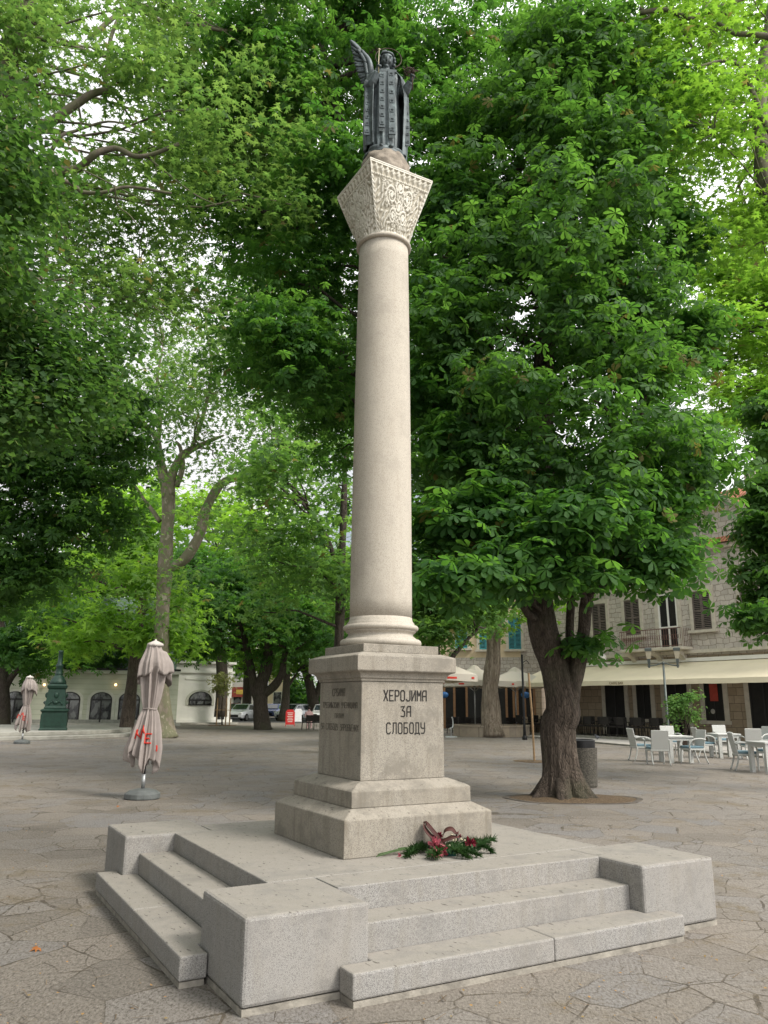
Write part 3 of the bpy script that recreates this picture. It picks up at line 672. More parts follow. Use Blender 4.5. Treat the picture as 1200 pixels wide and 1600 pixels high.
for o_ in ang.children:
    if not o_.name.startswith(('wing', 'halo')): o_.scale.z = .93
ang.scale = (.95, .95, 1.)
q = MB(); q.ball((-.06, -.11, .02), (.13, .09, .05), 20); q.ball((.06, -.09, .015), (.14, .10, .04), 20); q.ball((-.02, -.14, .03), (.09, .05, .035), 16)
q.lathe([(.24, -.03), (.235, .0), (.2, .02)], 32, M=Matrix.Diagonal((1, .85, 1, 1))); q.build('cloud_base', M_bronze, ang, rem=.008)

# ================================================================== FLOWERS ON THE PLATFORM
M_needle = leafmat('conifer_needle', (.02, .055, .012), (.075, .135, .025), (.03, .08, .02), (.10, .18, .03), .2)
M_stem = plain('green_stem', (.05, .09, .03)); M_rose = plain('wilted_red_petal', (.17, .012, .028), .6, .4, 30); M_pink = plain('pink_petal', (.40, .10, .13), .6, .3, 30)
M_ribbon = plain('dark_red_ribbon', (.05, .017, .014), .6, .3, 20, 30, .2, 0, .2); M_foam = plain('green_foam', (.01, .06, .05), .8)
fc = gnd(690, 1338, H); bq = empty('flower_bouquet', (fc.x, fc.y, H), 0, 'bouquet of red and pink flowers with conifer sprigs lying on the platform', 'bouquet')
def L_(px, py, dz=0.): p = gnd(px, py, H); return Vector((p.x-fc.x, p.y-fc.y, dz))
def sprig(mb, pts, nl=260, wd=.05, seed=0):
    g = random.Random(seed); P = smoothpath(pts, 6); mb.tube(P, [.004]*len(P), 5)
    for k in range(nl):
        i = g.randrange(len(P)-1); p = P[i].lerp(P[i+1], g.random()); T = (P[i+1]-P[i]).normalized()
        d = (T*.55+Vector((g.uniform(-1, 1), g.uniform(-1, 1), g.uniform(-.5, 1)))).normalized(); L = g.uniform(.5, 1)*wd; s = T.cross(d).normalized()*.0032
        mb.add([p-s, p+s, p+d*L+s*.5, p+d*L-s*.5], [(0, 1, 2, 3)])
for k, (a, b, c, z1) in enumerate([((668, 1332), (650, 1336), (636, 1342), .02), ((670, 1330), (655, 1331), (640, 1330), .03), ((700, 1332), (722, 1338), (748, 1341), .02), ((700, 1330), (735, 1330), (771, 1322), .05),
        ((695, 1325), (712, 1316), (722, 1300), .09), ((700, 1333), (715, 1341), (730, 1343), .02), ((690, 1335), (684, 1345), (672, 1342), .03), ((735, 1330), (755, 1333), (768, 1334), .02), ((680, 1325), (672, 1312), (668, 1308), .07), ((700, 1328), (725, 1324), (752, 1327), .045)]):
    q = MB(); sprig(q, [L_(*a, .03), L_(*b, .05), L_(*c, z1)], 620, .058, k); q.build('conifer_sprig', M_needle, bq)
q = MB()
for k in range(9):
    s = L_(668, 1333, .03); en = L_(588+k*3, 1341-k*2.2, .012+.006*(k % 3)); q.tube(smoothpath([s, s.lerp(en, .5)+Vector((0, 0, .02)), en], 3), .0045, 5)
q.build('stems', M_stem, bq)
def rose(px, py, z, r, mat, seed):
    g = random.Random(seed); q = MB(); c = L_(px, py, z)
    for k in range(34):                       # loose, partly wilted pointed petals
        a = g.uniform(0, 6.28); el = g.uniform(-.5, 1.35); d = Vector((math.cos(a)*math.cos(el), math.sin(a)*math.cos(el)-.35, math.sin(el))).normalized(); L = r*g.uniform(.7, 1.35); wv = r*g.uniform(.16, .30)
        s_ = d.cross(Vector((g.uniform(-1, 1), g.uniform(-1, 1), g.uniform(-1, 1)))).normalized(); n_ = s_.cross(d); p = c+d*r*.12
        q.add([p-s_*wv*.4, p+s_*wv*.4, p+d*L*.45+s_*wv+n_*wv*.3, p+d*L*.8+s_*wv*.7+n_*wv*.5, p+d*L+n_*wv*g.uniform(-.5, 1.2), p+d*L*.8-s_*wv*.7+n_*wv*.5, p+d*L*.45-s_*wv+n_*wv*.3], [(0, 1, 2, 6), (6, 2, 3, 5), (5, 3, 4)])
    return q.build('flower', mat, bq)
M_dl = leafmat('dark_florist_leaf', (.012, .035, .014), (.03, .07, .025), (.02, .06, .02), (.04, .12, .03), .2)
g = random.Random(4); pl_ = []; pn_ = []
for k in range(46): v = L_(g.uniform(668, 745), g.uniform(1326, 1342), g.uniform(.02, .08)); pl_.append(v); pn_.append((g.uniform(-1, 1), g.uniform(-1, .4), g.uniform(.2, 1)))
leaves_mesh('leaves', 'oval', np.array(pl_), np.array(pn_), np.array([g.uniform(.035, .065) for _ in pl_]), M_dl, 4, bq)
M_cr = plain('cream_filler_flower', (.5, .45, .3), .7); q = MB()
for k in range(26): q.ball(L_(g.uniform(672, 728), g.uniform(1322, 1336), g.uniform(.05, .11)), .007, 6)
q.build('filler_blossom', M_cr, bq)['kind'] = 'stuff'
rose(679, 1338, .075, .055, M_pink, 1); rose(688, 1340, .045, .048, M_rose, 2); rose(714, 1325, .085, .046, M_rose, 3); rose(735, 1332, .065, .042, M_rose, 4); rose(624, 1341, .018, .016, M_pink, 5); rose(684, 1331, .10, .04, M_rose, 6); rose(683, 1344, .035, .045, M_pink, 7)
q = MB()                                   # looped ribbon bow
def strap(pts, wd):
    P = smoothpath(pts, 6); vs = []
    for i, p in enumerate(P):
        T = (P[min(i+1, len(P)-1)]-P[max(0, i-1)]).normalized(); s = (Vector((.25, 1, .45))-T*T.dot(Vector((.25, 1, .45)))).normalized()*wd*.8; vs += [p-s, p+s]
    q.add(vs, [(2*i, 2*i+1, 2*i+3, 2*i+2) for i in range(len(P)-1)])
k0 = L_(690, 1334, .09)
strap([k0, k0+Vector((-.05, 0, .06)), k0+Vector((-.12, .02, .13)), k0+Vector((-.125, .0, .09)), k0+Vector((-.06, -.02, .02)), k0], .036)
strap([k0, k0+Vector((.03, .02, .07)), k0+Vector((.085, .04, .085)), k0+Vector((.115, .03, .04)), k0+Vector((.06, 0, .02)), k0], .034)
strap([k0, k0+Vector((.012, -.03, -.02)), k0+Vector((.01, -.06, -.055)), k0+Vector((.012, -.08, -.085))], .03); strap([k0, k0+Vector((-.01, -.03, .0)), k0+Vector((.03, -.05, -.03))], .016)
o = q.build('ribbon_bow', M_ribbon, bq, smooth=True); md = o.modifiers.new('t', 'SOLIDIFY'); md.thickness = .002
MB().box(-.05, .045, -.03, .03, .0, .035, Matrix.Translation(L_(703, 1337))).build('floral_foam', M_foam, bq, bevel=.005)

# ================================================================== TREES
def tree(name, base, label, cat='tree', group=None): return empty(name, base, 0, label, cat, group)
def rel(pts, base): return [Vector(p)-Vector(base) for p in pts]
def trunkobj(mb, par, mat, sub=0): return mb.build('trunk', mat, par, smooth=True)
def relb(blobs, base): return [(b[0]-base[0], b[1]-base[1], b[2]-base[2], *b[3:]) for b in blobs]
def B(px, py, Y, rx, rz=None, ry=None):
    p = at(px, py, Y); return (p.x, p.y, p.z, rx, ry or rx, rz or rx*.75)

# -- the big horse chestnut right of the column
bs = Vector((3.18, 14.55, 0)); t = tree('horse_chestnut_tree', bs, 'big horse chestnut with thick forking trunk in a round soil pit beside the litter bin')
ax = [bs+Vector((.02, 0, -.05)), bs+Vector((0, 0, .5)), bs+Vector((-.02, 0, 1.2)), at(880, 1110, 14.5), at(868, 1045, 14.5), at(848, 985, 14.5), at(841, 900, 14.6), at(848, 760, 14.8), at(850, 560, 15), at(885, 380, 15), at(905, 250, 15.2), at(900, 120, 15.4)]
A = rel(smoothpath(ax, 10), bs); n = len(A)
rad0 = np.interp(np.linspace(0, 11, n), [0, .35, 1, 2, 3, 4, 5, 6, 7, 8, 9, 10, 11], [.46, .37, .315, .30, .295, .265, .26, .25, .24, .20, .16, .10, .04])
def flare(a, i, p):
    z = p.z; ro = max(0, 1-z/1.0)**2.2
    return 1+ro*(.42*max(0, math.sin(3.5*a+.8))**1.5+.26*max(0, math.sin(6*a+2))+.10*math.sin(11*a))+.035*math.sin(5*a+z*1.3)+.02*math.sin(13*a+z*3+math.sin(z*5))+.016*math.sin(29*a+2*math.sin(z*4))+.014*math.sin(z*4.1+2*a)
q = MB(); q.tube(A, rad0, 128, fn=flare)
fk = [at(880, 1165, 14.5), at(882, 1125, 14.47), at(889, 1085, 14.45), at(901, 1045, 14.4), at(912, 990, 14.3), at(915, 950, 14.2), at(935, 860, 14), at(980, 740, 13.8), at(1010, 600, 13.8)]
F_ = rel(smoothpath(fk, 6), bs); q.tube(F_, radii([.08, .17, .20, .145, .11, .115, .10, .08, .05], len(F_)), 24, fn=lambda a, i, p: 1+.07*math.sin(3*a+i*.7))
fk2 = rel(smoothpath([at(893, 1050, 14.45), at(890, 1000, 14.7), at(893, 930, 14.9), at(905, 800, 15.2)], 6), bs); q.tube(fk2, radii([.12, .08, .08, .05], len(fk2)), 16)
st = rel(smoothpath([at(835, 930, 14.5), at(822, 925, 14.4), at(812, 905, 14.2), at(790, 860, 14)], 5), bs); q.tube(st, radii([.10, .06, .05, .03], len(st)), 12)
for k in range(5):
    a = k*1.3+.5; p = A[0]+Vector((0, 0, .12)); d = Vector((math.cos(a), math.sin(a), 0)); pp = smoothpath([p+d*.26+Vector((0, 0, .22)), p+d*.46+Vector((0, 0, .02)), p+d*.68+Vector((0, 0, -.17))], 5); q.tube(pp, radii([.13, .085, .04], len(pp)), 14)
g = random.Random(3); blobs = []
for k in range(120):
    z = 4.3+12.6*(k/120)+g.uniform(-.3, .3); a = k*2.399+g.uniform(-.4, .4)
    Rz = float(np.interp(z, [3.5, 5, 7, 11, 14, 16, 17.2], [2.0, 2.4, 2.5, 2.5, 2.3, 1.6, .6])); i = min(n-1, int(np.interp(z, [0, 16.9], [0, n-1]))); c = A[i]
    r = Rz*g.uniform(.62, .93); blobs.append((c.x+r*math.cos(a)+float(np.interp(z, [4, 9, 14], [.22, .22, .05])), c.y+r*math.sin(a), z, g.uniform(.6, .95), g.uniform(.6, .95), g.uniform(.4, .6)))
low = [B(700, 905, 11.6, .55, .28), B(745, 900, 11.8, .6, .3), B(800, 870, 12, .6, .35), B(665, 870, 12.5, .5, .35), B(690, 820, 12.6, .6, .5), B(760, 800, 12.4, .7, .5), B(850, 880, 12, .6, .35), B(905, 900, 12.4, .6, .35), B(1010, 890, 13, .5, .35), B(1050, 870, 13, .4, .25),
       B(1020, 850, 13, .7, .5), B(925, 1010, 14.1, .28, .35), B(905, 1000, 14.3, .2, .2), B(830, 905, 12.4, .6, .25), B(1000, 780, 13.3, .8, .6), B(1075, 750, 14, .45, .5), B(1070, 680, 14.2, .45, .6), B(700, 700, 13.3, .7, .7), B(680, 600, 13.5, .7, .7), B(690, 480, 14, .8, .8), B(720, 330, 14.5, .8, .8), B(1080, 520, 14.4, .6, .8), B(1070, 380, 14.8, .6, .8), B(880, 820, 12, .7, .5), B(940, 800, 12.2, .7, .5)]
lowr = relb(low, bs)
bough(q, blobs+lowr, A[20:]+F_[10:], 5, .075)
trunkobj(q, t, M_bark)
crown(t, blobs, 17000, 'hi', .195, L_ches, 11, sub=.30, per=6, flat=.5, upw=.75, outw=.5, shell=.6)
crown(t, lowr, 3300, 'hi', .24, L_chesb, 12, sub=.22, per=5, flat=.45, upw=.8, outw=.4, shell=.35)

# -- chestnut directly behind the column
bs = Vector((.05, 17.5, 0)); t = tree('horse_chestnut_tree', bs, 'dark dense horse chestnut whose crown stands behind and left of the stone column')
ax = [bs, bs+Vector((0, 0, 2)), bs+Vector((.1, 0, 4.5)), bs+Vector((.1, 0, 8)), at(585, 430, 17.2), at(560, 290, 17), at(540, 230, 16.8), at(500, 60, 16.5)]
A = rel(smoothpath(ax, 8), bs); n = len(A); q = MB(); q.tube(A, radii([.42, .34, .32, .3, .26, .2, .14, .06], n), 32, fn=lambda a, i, p: 1+.04*math.sin(5*a+i*.3)+max(0, 1-p.z)*.25*max(0, math.sin(4*a)))
bl = [B(px+g.uniform(-15, 15), py+g.uniform(-15, 15), g.uniform(15, 19.5), g.uniform(.8, 1.25), g.uniform(.5, .85)) for px, py in
      [(330, 60), (400, 60), (470, 50), (540, 60), (620, 30), (700, 60), (780, 60), (330, 150), (390, 160), (450, 150), (520, 140), (360, 240), (430, 250), (500, 240), (560, 260), (400, 340), (340, 320), (460, 340), (520, 350), (560, 380), (430, 430), (490, 430), (540, 470), (400, 480), (450, 520), (500, 540), (430, 570), (470, 590), (530, 560), (545, 620), (510, 620),
       (660, 200), (740, 180), (680, 300), (670, 420), (700, 520), (690, 620), (720, 720), (680, 760), (540, 690), (620, 120), (600, -40), (450, -60), (750, -40), (560, 0), (380, 400)]]
bl = relb(bl, bs); bough(q, bl, A[18:], 6, .08); trunkobj(q, t, M_bark_dk)
crown(t, bl, 15000, 'chest', .20, L_chesb, 21, sub=.4, per=7, shell=.35)

# -- plane tree leaning in from the left, its limbs across the upper left
bs = Vector((-8.6, 13.5, 0)); t = tree('plane_tree', bs, 'plane tree at the left edge, its long bare limbs reaching across the upper left')
q = MB(); A = rel(smoothpath([bs, bs+Vector((.1, 0, 3)), bs+Vector((0, 0, 6)), at(-60, 250, 14), at(5, 110, 14), at(30, 40, 14), at(50, -60, 14)], 6), bs); q.tube(A, radii([.55, .42, .38, .32, .26, .22, .12], len(A)), 24, fn=lambda a, i, p: 1+.05*math.sin(3*a+i*.5))
ls = [([(-60, 260), (20, 225), (65, 200), (100, 178), (140, 150), (175, 138)], .17, .09, 13.5), ([(-60, 330), (30, 290), (90, 268), (125, 262), (150, 240), (180, 232), (222, 245), (280, 225)], .15, .05, 13.2), ([(30, 280), (100, 283), (130, 300), (165, 300), (200, 292), (270, 302)], .06, .035, 12.8),
      ([(70, 255), (95, 215), (125, 203), (170, 190), (220, 200)], .06, .02, 13.4), ([(120, 160), (128, 190), (122, 203)], .03, .03, 13.4), ([(-20, 360), (5, 395), (25, 418), (55, 425), (75, 440), (100, 435)], .05, .02, 12.5), ([(0, 435), (40, 458), (90, 475), (110, 465), (140, 475), (170, 495)], .05, .02, 12), ([(55, 430), (70, 450), (80, 480), (90, 495)], .03, .015, 12.2),
      ([(140, 60), (200, 15), (260, 35), (300, 38), (350, 48), (400, 45), (440, 60)], .08, .04, 15), ([(300, 15), (330, 40), (360, 46)], .04, .03, 15), ([(20, 10), (60, 35), (95, 60)], .06, .03, 14), ([(180, 290), (185, 320), (200, 335), (215, 350)], .025, .01, 12.8), ([(130, 265), (200, 300), (260, 330)], .02, .01, 13), ([(100, 440), (130, 470), (150, 500), (170, 530)], .03, .012, 12.1), ([(230, 245), (300, 300), (340, 320)], .025, .012, 13.2), ([(165, 140), (175, 60), (190, 20)], .07, .05, 14.4)]
for pts, r0, r1, Y in ls:
    P = rel(smoothpath([at(a+random.uniform(-2, 2), b_2, Y+random.uniform(-.2, .2)) for a, b_2 in pts], 5), bs); q.tube(P, radii([r0*.72, r1*.72], len(P)), 10, fn=lambda a, i, p: 1+.09*math.sin(i*1.3+a))
g = random.Random(9); bl = []
for k in range(190):
    px = g.uniform(-60, 470); py = g.uniform(-90, 500)
    if px > 330 and py > 330: continue
    if abs(px-150)+abs(py-185) < 70 or abs(px-40)+abs(py-405) < 38 or abs(px-400)+abs(py-40) < 26 or abs(px-330)+abs(py-120) < 24 or abs(px-280)+abs(py-20) < 20 or abs(px-90)+abs(py-60) < 22 or abs(px-200)+abs(py-205) < 48 or abs(px-118)+abs(py-238) < 36 or abs(px-275)+abs(py-190) < 34: continue
    bl.append(B(px, py, g.uniform(12.8, 19), g.uniform(.5, 1.0), g.uniform(.3, .55)))
bl = relb(bl, bs); tw = scatter(bl, 1600, 77, per=6)[2][:120]
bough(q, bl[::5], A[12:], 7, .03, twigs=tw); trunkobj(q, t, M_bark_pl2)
bo = relb([(x, y, z, 1.7, 1.7, .9) for x, y, z in [(-5.5, 6, 13.5), (-4, 4, 13), (-6, 3, 12), (-3, 2, 13.5), (-5, 1, 12.5), (-7, 5, 12), (-3.5, 6.5, 14.5), (-2, 4.5, 14.5), (-6.5, 8, 14.5), (-4.5, -1, 12)]], bs); crown(t, bo, 9000, 'star', .2, L_plane, 33, 'unseen_shade_crown', hide=True, sub=.6, per=9, shell=.2)  # unseen leaf mass added overhead to shade the monument's left faces
crown(t, bl, 25000, 'star', .122, L_plane, 31, sub=.36, per=9, flat=.6, upw=.7, outw=.15, shell=.1)

# -- linden at the far left foreground
bs = Vector((-7.4, 8.6, 0)); t = tree('linden_tree', bs, 'dark small leaved linden hanging in from the left edge with pale hanging bracts')
q = MB(); A = rel(smoothpath([bs, bs+Vector((0, 0, 3)), bs+Vector((.3, .2, 6)), bs+Vector((.5, .3, 9.5))], 6), bs); q.tube(A, radii([.3, .22, .16, .06], len(A)), 20)
bl = [B(px, py, Y, r, r*.7) for px, py, Y, r in [(10, 150, 9.5, .5), (15, 220, 9.3, .75), (-40, 300, 9, 1.1), (25, 290, 9.3, .65), (-30, 420, 9, .8), (20, 560, 10.5, .9), (-30, 500, 10, .9), (60, 540, 10.8, .75), (110, 530, 11.4, .65), (150, 570, 11.6, .6), (180, 530, 12, .5), (40, 640, 10.6, .9), (100, 620, 11, .8), (150, 640, 11.8, .6), (-60, 650, 10, 1.), (70, 590, 10.8, .7), (30, 490, 10.5, .6), (90, 480, 11.5, .5)]]
bl = relb(bl, bs); bough(q, bl, A[6:], 8, .05); trunkobj(q, t, M_bark_dk)
crown(t, bl, 17000, 'oval', .115, L_lind, 41, sub=.25, per=14, flat=.6, upw=.6, outw=.3, shell=.2)
bo = [(x, y, z, 1.6, 1.6, 1.2) for x, y, z in [(-7, 5, 6), (-8.5, 3, 7), (-6.5, 2, 6.5), (-7.5, 0, 7), (-9, 6, 8), (-6.8, 4, 8.5), (-8, 1, 9), (-7, 6.5, 9.5), (-6, 0, 8), (-9, -1.5, 8), (-10, 3, 6), (-7.5, -2, 6), (-9.5, 0, 5), (-9, 8, 7.5), (-8, 4, 4.2), (-10, 6, 5), (-9, 1, 3.8), (-8, -1, 4.2), (-7, -4, 6), (-9, -5, 8), (-6, -3, 9), (-11, 0, 7), (-12, 4, 8), (-11, -3, 5), (-6, 2, 10.5), (-8, 4, 10.5), (-8.5, -1, 11), (-5.2, -2, 7), (-5.5, -4.5, 7), (-12, 7, 5), (-10, 3, 3.5), (-10, -2, 3.2)]]
bo = relb(bo, bs); crown(t, bo, 24000, 'star', .25, L_lind, 47, 'unseen_shade_crown', hide=True, sub=.6, per=9, shell=.3)  # unseen leaf mass added to keep light off the monument's left side
crown(t, bl, 500, 'bract', .10, L_bract, 43, 'blossom_bracts', sub=.25, per=8, upw=1., outw=.1, shell=.6)[0]['kind'] = 'stuff'

# -- chestnut behind the linden, left
bs = Vector((-9.2, 20.5, 0)); t = tree('horse_chestnut_tree', bs, 'horse chestnut at the left edge with drooping dark leaves low over the square')
q = MB(); A = rel(smoothpath([bs, bs+Vector((-.3, 0, 3)), bs+Vector((-.5, 0, 6)), bs+Vector((-.4, 0, 12))], 6), bs)
A = [p+Vector((-3, 0, 0)) for p in A]; q.tube(A, radii([.4, .3, .25, .1], len(A)), 20)
bl = [B(px, py, Y, r, r*.65) for px, py, Y, r in [(30, 720, 19, 1.2), (90, 740, 19, 1.1), (150, 760, 19, .9), (190, 740, 20, .7), (60, 810, 19, 1.1), (120, 830, 19, .9), (170, 820, 19.5, .7), (30, 880, 19, .9), (80, 890, 19, .8), (-40, 800, 19, 1.3), (-60, 700, 19, 1.5), (130, 690, 19.5, 1.1), (60, 660, 20, 1.2), (180, 670, 20, .9), (205, 700, 20.5, .6), (20, 940, 20, .7), (110, 900, 20, .4), (200, 620, 20.5, .8), (150, 600, 21, .9), (-50, 900, 19, 1)]]
bl = relb(bl, bs); bough(q, bl, A[8:], 9, .06); trunkobj(q, t, M_bark_dk)
crown(t, bl, 4600, 'chest', .22, L_ches, 51, sub=.35, per=7, shell=.3)

# -- tall plane left of centre, far side of the square
bs = gnd(258, 1153); t = tree('plane_tree', bs, 'tall plane tree with mottled pale trunk and spreading limbs behind the near closed parasol')
q = MB(); YP = bs.y
def limbpx(mb, pts, r, Y, bs, n=14, k=5, dY=0):
    P = rel(smoothpath([at(px, py, Y+dY*i) for i, (px, py) in enumerate(pts)], k), bs); mb.tube(P, radii(r, len(P)), n, fn=lambda a, i, p: 1+.07*math.sin(2*a+i*.8)+.04*math.sin(5*a)); return P
tr_ = [(259, 1156), (255, 1130), (252, 1060), (253, 980), (257, 900), (262, 820), (264, 770)]
P1 = limbpx(q, tr_, [.62, .44, .35, .33, .34, .31, .29], YP, bs, 28)
for pts, r in [([(262, 780), (255, 740), (248, 710), (246, 690), (235, 672), (220, 665)], [.28, .24, .2, .15, .11, .06]), ([(266, 775), (268, 745), (282, 715), (300, 702), (330, 688), (350, 680)], [.26, .22, .2, .16, .1, .05]), ([(262, 890), (290, 872), (312, 835), (320, 800), (335, 770), (352, 752), (395, 738), (425, 718), (450, 690), (472, 655), (482, 610)], [.2, .24, .26, .24, .22, .2, .18, .16, .12, .09, .05]),
               ([(250, 815), (240, 800), (225, 780), (212, 760)], [.12, .1, .08, .05]), ([(276, 760), (285, 730), (282, 700), (275, 690)], [.15, .13, .1, .06]), ([(246, 700), (250, 650), (245, 600), (255, 540)], [.14, .1, .08, .03]), ([(300, 700), (320, 640), (330, 570), (320, 490)], [.12, .09, .07, .03]), ([(440, 705), (470, 690), (500, 680)], [.07, .05, .03]), ([(212, 705), (225, 700), (245, 705)], [.03, .05, .06])]:
    P1 += limbpx(q, pts, r, YP, bs, 14, dY=random.uniform(-.15, .15))
bl = []
for k in range(120):
    px = g.uniform(185, 520); py = g.uniform(420, 760)
    if py > 640 and (abs(px-270) < 75) and g.random() < .75: continue
    if abs(px-275)+abs(py-525) < 30 or abs(px-320)+abs(py-480) < 30 or abs(px-400)+abs(py-700) < 40: continue
    bl.append(B(px, py, YP+g.uniform(-4, 5), g.uniform(.8, 1.7), g.uniform(.5, 1.)))
bl = relb(bl, bs); bough(q, bl[::2], P1[20:], 10, .05); trunkobj(q, t, M_bark_pl)
bl += relb([B(px, py, YP-2.2, .8, .5) for px, py in [(205, 800), (235, 850), (290, 905), (225, 930), (275, 960), (250, 900), (300, 800), (255, 735), (300, 720), (340, 690), (360, 760), (410, 730), (450, 680), (240, 690), (320, 810), (270, 660), (390, 690)]], bs)
crown(t, bl, 15000, 'star', .20, L_plane, 61, sub=.6, per=9, shell=.2, upw=.6, outw=.3)

# -- upper right plane
bs = Vector((10.6, 14.5, 0)); t = tree('plane_tree', bs, 'plane tree at the right edge, pale trunk and curved limbs among open light leaves')
q = MB(); A = rel(smoothpath([bs, bs+Vector((-.1, 0, 4)), bs+Vector((-.3, 0, 7.5)), at(1215, 330, 14.5), at(1192, 215, 14.5), at(1190, 130, 14.5), at(1210, 0, 14.5), at(1230, -90, 14.5)], 6), bs); q.tube(A, radii([.4, .3, .26, .22, .15, .13, .12, .08], len(A)), 24)
for pts, r0, r1, Y in [([(1215, 240), (1175, 215), (1140, 200), (1110, 193), (1080, 196), (1040, 198)], .12, .07, 14), ([(1240, 235), (1210, 215), (1190, 180), (1175, 140), (1155, 100)], .12, .06, 13), ([(1155, 100), (1130, 95), (1090, 105)], .07, .05, 13), ([(1230, 70), (1190, 55), (1150, 52), (1120, 35)], .12, .06, 13.2), ([(1000, 20), (1040, 15), (1062, 22), (1085, 28), (1110, 5)], .09, .07, 13.5), ([(1062, 25), (1068, 50), (1085, 78)], .07, .04, 13.5), ([(1000, 12), (1015, 25), (1000, 32)], .05, .03, 13.5), ([(1085, 28), (1140, 5), (1200, -20), (1240, -60)], .07, .12, 13.6), ([(1110, 195), (1100, 215), (1090, 225)], .03, .015, 14)]:
    P = rel(smoothpath([at(a, b_2, Y+random.uniform(-.15, .15)) for a, b_2 in pts], 5), bs); q.tube(P, radii([r0*.6, r1*.6], len(P)), 10, fn=lambda a, i, p: 1+.09*math.sin(i*1.3+a))
bl = []
for k in range(110):
    px = g.uniform(950, 1290); py = g.uniform(-90, 390)
    if px < 1000+max(0, (py-150)*.25): continue
    if abs(px-1120)+abs(py-300) < 34 or abs(px-1150)+abs(py-160) < 34: continue
    bl.append(B(px, py, g.uniform(13, 20), g.uniform(.45, .95), g.uniform(.3, .5)))
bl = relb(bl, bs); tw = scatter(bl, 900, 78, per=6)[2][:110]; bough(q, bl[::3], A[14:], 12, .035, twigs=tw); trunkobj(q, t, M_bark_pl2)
crown(t, bl, 12000, 'star', .13, L_brt, 71, sub=.36, per=9, shell=.1, upw=.7, outw=.15)

# -- right edge: bright tree further back, and chestnut nearer
bs = Vector((19.5, 31, 0)); t = tree('young_green_tree', bs, 'bright yellow green feathery tree at the right edge above the stone house')
q = MB(); A = rel([bs, bs+Vector((0, 0, 8)), bs+Vector((-.4, 0, 14)), bs+Vector((-.5, 0, 20))], bs); q.tube(smoothpath(A, 5), radii([.3, .25, .18, .05], 16), 16); A = smoothpath(A, 5)
bl = relb([B(g.uniform(1110, 1260), g.uniform(390, 660), 31+g.uniform(-2.5, 3), g.uniform(.8, 1.5), g.uniform(.35, .6)) for k in range(60)], bs); bough(q, bl, A[6:], 13, .05); trunkobj(q, t, M_bark_dk)
crown(t, bl, 9500, 'star', .24, L_brt, 81, sub=.5, per=9, flat=.4, upw=1., outw=.1, shell=.2)
bs = Vector((12.6, 19.5, 0)); t = tree('horse_chestnut_tree', bs, 'horse chestnut at the right edge, its drooping sprays hanging before the stone house')
q = MB(); A = rel(smoothpath([bs, bs+Vector((0, 0, 3)), bs+Vector((-.2, 0, 8)), bs+Vector((-.3, 0, 13))], 6), bs); q.tube(A, radii([.38, .3, .22, .06], len(A)), 20)
bl = relb([B(px, py, Y, r, r*.6) for px, py, Y, r in [(1175, 960, 17, .35), (1200, 890, 17.5, .45), (1205, 820, 17.5, .55), (1205, 760, 18, .5), (1195, 690, 18, .4), (1200, 640, 18.5, .5), (1230, 850, 18, .9), (1250, 700, 19, 1.), (1250, 950, 18, .7), (1195, 990, 17, .25), (1200, 930, 17.4, .4), (1205, 780, 18, .35)]], bs)
bough(q, bl, A[6:], 14, .05); trunkobj(q, t, M_bark)
crown(t, bl, 2600, 'chest', .25, L_ches, 91, sub=.26, per=6, shell=.3)

# -- middle distance
def midtree(name, base, label, pts, r, blobs, n, tmpl, size, lm, bm_, seed, extra=(), group=None, **kw):
    t = tree(name, base, label, 'tree', group); q = MB(); P = limbpx(q, pts, r, base.y, base, 16)
    for p2, r2 in extra: P += limbpx(q, p2, r2, base.y, base, 10)
    bl = relb(blobs, base); bough(q, bl, P[4:], seed, .06); trunkobj(q, t, bm_)
    crown(t, bl, n, tmpl, size, lm, seed, **kw); return t
def rb(n, x0, x1, y0, y1, Y, dY, r0, r1, seed, flat=.6):
    g = random.Random(seed); return [B(g.uniform(x0, x1), g.uniform(y0, y1), Y+g.uniform(-dY, dY), (rr := g.uniform(r0, r1)), rr*flat) for _ in range(n)]
b0 = gnd(409, 1140)
midtree('horse_chestnut_tree', b0, 'dark horse chestnut trunk forking low, centre left between the pale wing and the pedestal', [(411, 1142), (409, 1125), (407, 1095), (408, 1070), (416, 1045), (420, 1010), (422, 960), (425, 900)], [.62, .46, .46, .42, .36, .3, .22, .12],
        rb(40, 285, 530, 870, 1025, b0.y, 4, 1., 2.0, 1), 6500, 'chest', .34, L_chesb, M_bark_dk, 101, [([(404, 1100), (398, 1075), (393, 1050), (385, 1010), (370, 960)], [.3, .28, .26, .2, .1]), ([(412, 1085), (430, 1070), (441, 1050), (446, 1020), (470, 960)], [.3, .26, .22, .16, .08])], shell=.3, sub=.6)
b0 = gnd(442, 1127)
midtree('broadleaf_tree', b0, 'slender dark tree with one side branch standing behind the red board', [(441, 1128), (446, 1100), (448, 1060), (450, 1020), (452, 960)], [.5, .36, .32, .26, .15], rb(20, 400, 520, 900, 1040, b0.y, 5, 1.4, 2.6, 2), 2600, 'star', .5, L_mid, M_bark_dk, 102, [([(449, 1075), (457, 1062), (466, 1048)], [.14, .12, .08])], sub=.8)
b0 = gnd(492, 1126)
midtree('broadleaf_tree', b0, 'forking dark tree just left of the pedestal behind the dark chairs', [(492, 1127), (490, 1100), (484, 1070), (476, 1040), (470, 1010), (470, 960)], [.6, .5, .45, .35, .3, .15], rb(22, 440, 600, 880, 1030, b0.y, 5, 1.6, 3, 3), 3000, 'star', .5, L_mid, M_bark_dk, 103, [([(491, 1095), (500, 1070), (505, 1040)], [.35, .3, .2])], sub=.8)
b0 = gnd(284, 1128)
